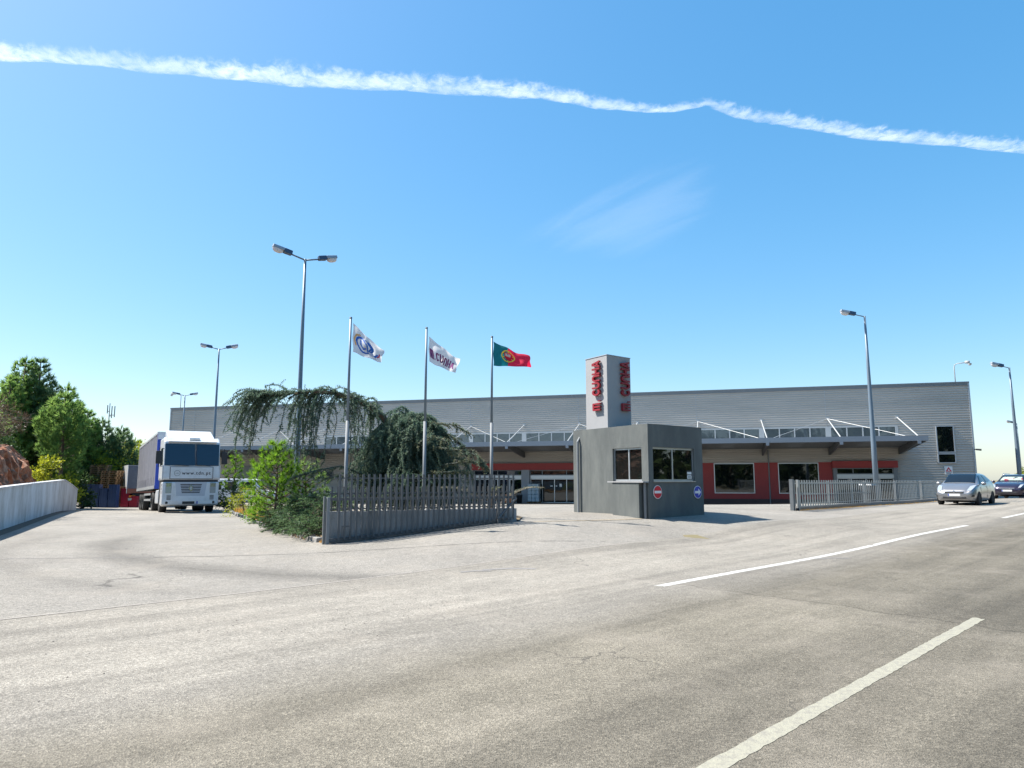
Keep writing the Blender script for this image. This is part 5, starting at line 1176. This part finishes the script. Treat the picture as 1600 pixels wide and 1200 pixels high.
for k in range(48):                     # clustered strands under the arched limb
    t = min(1, max(0, (k+rnd(-.7, .7))/47)); p0, d = along(limb, t); f = t; ln0 = random.choice((.6, 1.0, 1.4, 1.9, 2.3, 2.6)); v0 = rnd(.1, .6)
    if f < .22: ln0 *= .5
    lean0 = (rnd(-.1, .3)+f*.6) if f > .45 else rnd(-.3, .3); dy = rnd(-.5, .5)
    for q in range(random.choice((2, 3, 4))):
        dd = Vector((-lean0+rnd(-.1, .1), dy+rnd(-.12, .12), rnd(-.1, .3)))
        strand(curt, p0+Vector((rnd(-.07, .07), rnd(-.1, .1), .02)), dd, ln0*rnd(.55, 1.15), (.20+rnd(0, .2)) if f > .6 else .5, v0+rnd(-.1, .2), .8, 0, 1.25, noise=.09)
for k in range(70):                     # dense needles on the limb itself
    p, d = along(limb, k/69); strand(curt, p+Vector((0, 0, .02)), Vector((rnd(-1, 1), rnd(-1, 1), .6)), rnd(.1, .28), .8, rnd(.2, .8), 0, 1, 1.2)
for k in range(9):                      # long stray strands reaching the saplings
    p, d = along(limb, rnd(.35, .85)); strand(pale, p, Vector((rnd(-.7, .2), rnd(-.6, .2), -.2)), rnd(1.5, 2.2), .22, .3, .6, 0, .8)
top = Vector((-3.2, 21.55, 3.42))-c0
for k in range(330):                    # the dome
    a = rnd(0, 2*PI); rr = rnd(0, 1)**.6; q = top+Vector((math.cos(a)*rr*.85+.1, math.sin(a)*rr*.7, -.55*rr*rr+rnd(-.1, .12))); d = Vector((math.cos(a)*(.25+.55*rr)+.12, math.sin(a)*(.25+.55*rr), rnd(-.1, .4)))
    strand(dome, q, d, rnd(1.2, 3.2)*(.8+.3*rr), rnd(.4, .8), rnd(.0, .8), .45, 0, 1.5)
for k in range(150):                    # lower skirt
    a = rnd(0, 2*PI); q = top+Vector((math.cos(a)*rnd(.5, 1.2)+.15, math.sin(a)*rnd(.5, 1.0), -rnd(.9, 2.2))); strand(dome, q, Vector((math.cos(a), math.sin(a), rnd(0, .6))), rnd(.7, 1.6), rnd(.2, .45), rnd(.1, .9), .6, 0, 1.2)
for sp in ([(-2.67, 21.0, 2.63), (-2.04, 20.5, 2.42), (-1.38, 20.3, 2.34), (-1.01, 20.2, 2.19), (-0.76, 20.1, 1.93)], [(-2.42, 20.6, 1.78), (-1.84, 20.4, 1.96), (-1.31, 20.2, 2.01), (-1.0, 20.1, 2.01), (-0.78, 20.1, 1.86)], [(-3.1, 21.3, 3.04), (-2.29, 21.0, 3.17), (-1.72, 21.0, 3.13), (-1.34, 21.0, 2.9)],
           [(-2.77, 20.5, 1.68), (-2.0, 20.2, 1.72), (-1.44, 20.0, 1.73), (-1.17, 20.0, 1.59)], [(-2.9, 20.6, 2.5), (-2.3, 20.2, 2.75), (-1.9, 20.1, 2.6), (-1.6, 20.0, 2.2)], [(-2.6, 21.4, 2.9), (-1.9, 21.2, 2.85), (-1.5, 21.2, 2.5)], [(-4.2, 20.7, 1.6), (-4.9, 20.3, 1.9), (-5.6, 20.0, 1.75), (-6.1, 19.9, 1.55)], [(-4.0, 20.6, 1.3), (-4.7, 20.1, 1.6), (-5.4, 19.8, 1.55)]):
    P_ = [Vector(p)-c0 for p in sp]; tw.tube(P_, [.02]*(len(P_)-1)+[.006], 5, False)
    for k in range(44):
        p, d = along(P_, k/43); strand(pale if k % 3 else dome, p, d*.6+Vector((rnd(-.6, .6), rnd(-.6, .6), rnd(-.2, .5))), rnd(.10, .42), .55, rnd(.2, .9), .3, 1 if k % 4 else 0, 1.1)
tw.build('twigs', 'cedar_twig', ce); dome.build('dome_foliage', 'cedar', ce, fix=False); curt.build('hanging_foliage', 'cedar', ce, fix=False); pale.build('pale_foliage', 'cedar_pale', ce, fix=False)
# dry weeds by the right-hand pole
e = thing('dry_weed', -.55, 19.75, 'arching dry weed behind the railing by the right flagpole', 'weed'); lf = Leaf(); st = MB(); z_ = e.location.z
for k in range(16):
    a = rnd(0, 2*PI); p = Vector((rnd(-.05, .05), rnd(-.05, .05), 0)); d = Vector((math.cos(a)*.35, math.sin(a)*.35, 1)); pts = [p.copy()]
    for q in range(18):
        d = (d+Vector((math.cos(a)*.03, math.sin(a)*.03, -.075))).normalized(); p = p+d*.10; pts.append(p.copy())
        if q > 7: lf.tuft(p, d, 4, .07, .02, .9, rnd(.2, .9))
    st.tube(pts, .006, 4, False)
st.build('stalks', 'bark_pale', e); tag(lf.build('seed_heads', 'cedar_pale', e, fix=False), kind='stuff')
# juniper by the gate post
e = thing('spreading_juniper', -5.35, 18.95, 'low spreading dark green juniper beside the gate post', 'shrub'); lf = Leaf(); st = MB(); J0 = Vector(e.location)
for k in range(560):
    u = rnd(0, 1); b = Vector((-4.75, 17.75, 0)).lerp(Vector((-7.3, 22.2, 0)), u); off = rnd(-.35, 1.1); nrm = Vector((-.87, -.49, 0)); bx_ = b-nrm*off
    hmax = 1.0*(1-.25*abs(u-.4)) if off > .15 else .55
    q = Vector((bx_.x+rnd(-.1, .1), bx_.y+rnd(-.1, .1), zg(bx_.x, bx_.y)+rnd(.1, hmax)))-J0
    d = (nrm*rnd(.2, 1.2)+Vector((rnd(-.9, .9), rnd(-.9, .9), rnd(-.1, .55)))).normalized(); p = q.copy(); vb = rnd(0, .8); pts = [p.copy()]
    for s_ in range(8):
        d = (d+Vector((rnd(-.15, .15), rnd(-.15, .15), -.05))).normalized(); p = p+d*.055; pts.append(p.copy())
        lf.tuft(p, d, 7, rnd(.06, .11), .026, .75, vb+.04*s_)
    st.tube([pts[0]-d*.25-Vector((0, 0, .15)), pts[0], pts[-1]], [.01, .008, .004], 3, False)
st.build('stems', 'bark', e); lf.build('foliage', 'juniper', e, fix=False)
# young pines and small plants
pine('pine_sapling', -7.15, 21.6, 2.62, .85, 'sapling', 'bright green young pine left of the cedar', None, low=.06, nl=.20, nw=.018, step=.17, nb=6, nt_=22, up=.9)
pine('pine_sapling', -6.35, 21.9, 2.15, .75, 'pine', 'dull green young pine under the arched cedar limb', None, low=.06, nl=.17, nw=.016, step=.18, nb=5, nt_=14, up=.9)
pine('pine_sapling', -14.15, 36.0, 2.9, .55, 'sapling', 'slim young pine showing right of the lorry cab', None, low=.05, nl=.2, nw=.022, step=.22, nb=5, nt_=12, up=.9)
shrub('leafy_shrub', -8.75, 25.4, zg(-8.75, 25.4), .8, .8, 1.0, 'sapling', 'low bright green shrub left of the juniper', n=34, per=50, ll=.08, lw=.03)
shrub('leafy_shrub', -10.8, 29.2, zg(-10.8, 29.2), 1.0, .9, 1.15, 'yellow_leaf', 'yellow-green shrub rising from the dry grass', n=34, per=50, ll=.08, lw=.03)
shrub('leafy_shrub', -13.9, 35.2, zg(-13.9, 35.2), .7, .7, 1.5, 'ivy', 'dark low shrub beside the lorry wheel', n=30, per=40, ll=.1, lw=.05)
lf = Leaf()
for k in range(5200):
    u = rnd(.42, .97); v = rnd(0, 1)**2*.3; p = pl(Lp, u).lerp(pl(Rp, u), v+.012); 
    if mn.noise(Vector((p.x, p.y, 3)))+rnd(-.3, .5) < 0: continue
    lf.tri(Vector((p.x, p.y, zg(p.x, p.y)+.02)), Vector((rnd(-.5, .5), rnd(-.5, .5), 1)).normalized()*rnd(.12, .42), .014, rnd(0, 1))
for k in range(700):
    u = rnd(.0, .3); v = rnd(-.015, .04); p = pl(Lp, u).lerp(pl(Rp, u), v); lf.tri(Vector((p.x, p.y, zg(p.x, p.y)+.0)), Vector((rnd(-.8, .8), rnd(-.8, .8), .8)).normalized()*rnd(.04, .12), .012, rnd(0, 1))
tag(lf.build('dry_grass', 'dry_grass', fix=False), 'dry yellow grass along the edge of the planted corner', 'grass', kind='stuff')
lf = Leaf()                              # litter and weeds along the kerbs
for k in range(1500):
    x = rnd(0, fl); p = FA+fd*(x/fl)+Vector((.707, -.707))*rnd(-.12, .05)
    lf.tri(Vector((p.x, p.y, zg(p.x, p.y))), Vector((rnd(-.8, .8), rnd(-.8, .8), .6)).normalized()*rnd(.02, .10), .012, rnd(0, 1))
tag(lf.build('kerb_weeds', 'dry_grass', fix=False), 'sparse dry weeds along the kerb of the road railing', 'grass', kind='stuff')
# loose chips on the road shoulder
M('chip', (.16, .14, .12), .95, var=.5, scale=40); mb = MB()
for k in range(420):
    s_, n_ = random.gauss(7, 2.5), 6.9+random.gauss(0, .5); x, y = sn(s_, n_); r_ = rnd(.002, .007); z_ = zg(x, y)+.004
    mb.hexa([(x-r_, y-r_*.7, z_), (x+r_, y-r_*.8, z_), (x+r_*.9, y+r_, z_), (x-r_*.8, y+r_*.8, z_)], [(x-r_*.5, y-r_*.4, z_+r_), (x+r_*.5, y-r_*.4, z_+r_*.8), (x+r_*.4, y+r_*.5, z_+r_*.9), (x-r_*.4, y+r_*.4, z_+r_)])
tag(mb.build('gravel', 'chip'), 'scattered dark stone chips on the dusty road shoulder', 'gravel', kind='stuff')
# the wood on the far side of the road, behind the viewer: it is what the windows mirror
lf = Leaf(); st = MB()
for k in range(90):
    s_, n_ = -85+170*k/89+rnd(-1.5, 1.5), rnd(-26, -13); x, y = sn(s_, n_); h = rnd(8, 13); z_ = zg(x, y); st.tube([(x, y, z_), (x+rnd(-.3, .3), y, z_+h*.8)], [.2, .08], 6, False)
    for q in range(26):
        d = rv(); c = Vector((x+d.x*2.2, y+d.y*2.2, z_+h*.5+d.z*h*.48)); vb = rnd(.1, .8)
        for _ in range(14): o = rv()*rnd(.2, .9); lf.leaf(c+o, rv()*.95, .7, min(1, max(0, vb+rnd(-.2, .2))))
w = empty('roadside_wood', (0, 0, 0), 0, 'dark wood on the far side of the road', 'wood'); w['kind'] = 'stuff'
a_ = lf.build('crowns', 'far_green', w, fix=False); b_ = st.build('trunks', 'bark', w); a_['kind'] = 'stuff'; b_['kind'] = 'stuff'

# ------------------------------------------------------------------ vapour trail and cirrus, lit by the sun high above
def vapour(name, dens, sc, stretch, det=8., thr=(.35, .75), col=(.92, .94, .97)):
    m = bpy.data.materials.new(name); m.use_nodes = True; nt = m.node_tree; nt.nodes.clear(); L = nt.links.new
    o = nt.nodes.new('ShaderNodeOutputMaterial'); tr = nt.nodes.new('ShaderNodeBsdfTransparent'); df = nt.nodes.new('ShaderNodeBsdfDiffuse'); tl = nt.nodes.new('ShaderNodeBsdfTranslucent'); ad = nt.nodes.new('ShaderNodeMixShader'); ms = nt.nodes.new('ShaderNodeMixShader')
    df.inputs[0].default_value = list(col)+[1]; tl.inputs[0].default_value = list(col)+[1]
    tc = nt.nodes.new('ShaderNodeTexCoord'); mp = nt.nodes.new('ShaderNodeMapping'); mp.vector_type = 'TEXTURE'; mp.inputs['Scale'].default_value = stretch[:3]; mp.inputs['Rotation'].default_value = (0, 0, stretch[3]); L(tc.outputs['Object'], mp.inputs[0])
    nz = tex(nt, 'ShaderNodeTexNoise', Scale=sc, Detail=det, Roughness=.62, Distortion=.3); L(mp.outputs[0], nz.inputs['Vector'])
    nb_ = tex(nt, 'ShaderNodeTexNoise', Scale=sc*.17, Detail=3.); L(tc.outputs['Object'], nb_.inputs['Vector'])
    bm_ = nt.nodes.new('ShaderNodeMapRange'); L(nb_.outputs[0], bm_.inputs[0]); bm_.inputs[1].default_value = .3; bm_.inputs[2].default_value = .7; bm_.inputs[3].default_value = .55; bm_.inputs[4].default_value = 1.15
    at = nt.nodes.new('ShaderNodeAttribute'); at.attribute_name = 'core'
    a = nt.nodes.new('ShaderNodeMath'); a.operation = 'MULTIPLY_ADD'; L(at.outputs['Fac'], a.inputs[0]); a.inputs[1].default_value = .6
    nx_ = nt.nodes.new('ShaderNodeMath'); nx_.operation = 'MULTIPLY_ADD'; L(nz.outputs[0], nx_.inputs[0]); nx_.inputs[1].default_value = 1.3; nx_.inputs[2].default_value = -.15; L(nx_.outputs[0], a.inputs[2])
    mr = nt.nodes.new('ShaderNodeMapRange'); mr.interpolation_type = 'SMOOTHSTEP'; L(a.outputs[0], mr.inputs[0]); mr.inputs[1].default_value = thr[0]+.2; mr.inputs[2].default_value = thr[1]+.35; mr.inputs[4].default_value = dens
    m2 = nt.nodes.new('ShaderNodeMath'); m2.operation = 'MULTIPLY'; L(mr.outputs[0], m2.inputs[0]); sm_ = nt.nodes.new('ShaderNodeMapRange'); L(at.outputs['Fac'], sm_.inputs[0]); sm_.inputs[2].default_value = .35; L(sm_.outputs[0], m2.inputs[1])
    m3 = nt.nodes.new('ShaderNodeMath'); m3.operation = 'MULTIPLY'; L(m2.outputs[0], m3.inputs[0]); L(bm_.outputs[0], m3.inputs[1]); m2 = m3
    L(df.outputs[0], ad.inputs[1]); L(tl.outputs[0], ad.inputs[2]); L(m2.outputs[0], ms.inputs[0]); L(tr.outputs[0], ms.inputs[1]); L(ad.outputs[0], ms.inputs[2]); L(ms.outputs[0], o.inputs[0]); MATS[name] = m
vapour('vapour_trail', .46, .013, (1, 1, 1, 0), thr=(.40, .95)); vapour('vapour_cirrus', .10, .0006, (5., .8, 1, R(-62)), thr=(.34, .95))
ct = [(-3481, 3728), (-2975, 3788), (-2521, 3837), (-2069, 3913), (-1598, 3985), (-1108, 4053), (-562, 4116), (0, 4181), (332, 4263), (637, 4371), (993, 4452), (1175, 4403), (1314, 4363), (1516, 4468), (1694, 4544), (1826, 4544), (2056, 4622), (2673, 4776), (3286, 4871), (3820, 4960), (4660, 5105)]
cw = [95, 90, 84, 95, 105, 105, 98, 92, 80, 68, 48, 50, 55, 62, 66, 78, 78, 85, 88, 92, 95]
def crv(P_, t):
    t = t*(len(P_)-1); i = min(int(t), len(P_)-2); g = lambda k: P_[max(0, min(len(P_)-1, k))]; return Vector(cr(g(i-1), g(i), g(i+1), g(i+2), t-i))
mb = MB(); core = []; NU, NV = 260, 16
for i in range(NU+1):
    t = i/NU; p = crv(ct, t); q = crv(ct, min(1, t+.004))-crv(ct, max(0, t-.004)); q.normalize(); nn = Vector((-q.y, q.x)); w_ = cw[min(len(cw)-1, int(t*(len(cw)-1)+.5))]; f = t*(len(cw)-1); k = min(int(f), len(cw)-2); w_ = (cw[k]*(1-(f-k))+cw[k+1]*(f-k))*(1.42+.07*math.sin(t*61)+.06*math.sin(t*143+1))
    for j in range(NV+1):
        th = PI+PI*j/NV; c_ = math.cos(th); mb.v.append((p.x+nn.x*w_*c_, p.y+nn.y*w_*c_, 2500+w_*.45*math.sin(th))); core.append((1-c_*c_)**1.15)
for i in range(NU):
    for j in range(NV): a = i*(NV+1)+j; mb.f.append((a, a+NV+1, a+NV+2, a+1))
o = mb.build('vapour_trail', 'vapour_trail', None, smooth=True, fix=False); at = o.data.attributes.new('core', 'FLOAT', 'POINT'); at.data.foreach_set('value', core)
tag(o, 'long white vapour trail with a kink crossing the blue sky', 'vapour trail')
cq = [Vector(p) for p in ((-734, 19543), (-404, 10382), (4540, 10382), (8253, 19543))]; mb = MB(); core = []; n_ = 40
for i in range(n_+1):
    for j in range(n_+1):
        u, v = i/n_, j/n_; p = cq[0].lerp(cq[3], u).lerp(cq[1].lerp(cq[2], u), v); mb.v.append((p.x, p.y, 6000+120*math.sin(u*5)*math.sin(v*4)))
        ax_, ay_ = .58, .81; du, dv = u-.22, v-.08; al_ = du*ax_+dv*ay_; pe = abs(-du*ay_+dv*ax_); wd_ = .07+.36*max(0, 1-al_/.95); core.append(sm((al_+.05)/.35)*sm((.98-al_)/.4)*max(0., 1-pe/wd_))
for i in range(n_):
    for j in range(n_): a = i*(n_+1)+j; mb.f.append((a, a+n_+1, a+n_+2, a+1))
o = mb.build('cirrus_cloud', 'vapour_cirrus', None, smooth=True, fix=False); at = o.data.attributes.new('core', 'FLOAT', 'POINT'); at.data.foreach_set('value', core)
tag(o, 'faint cirrus wisp in the blue sky under the vapour trail', 'cloud')
S.render.engine = 'CYCLES'
S.cycles.transparent_max_bounces = 12
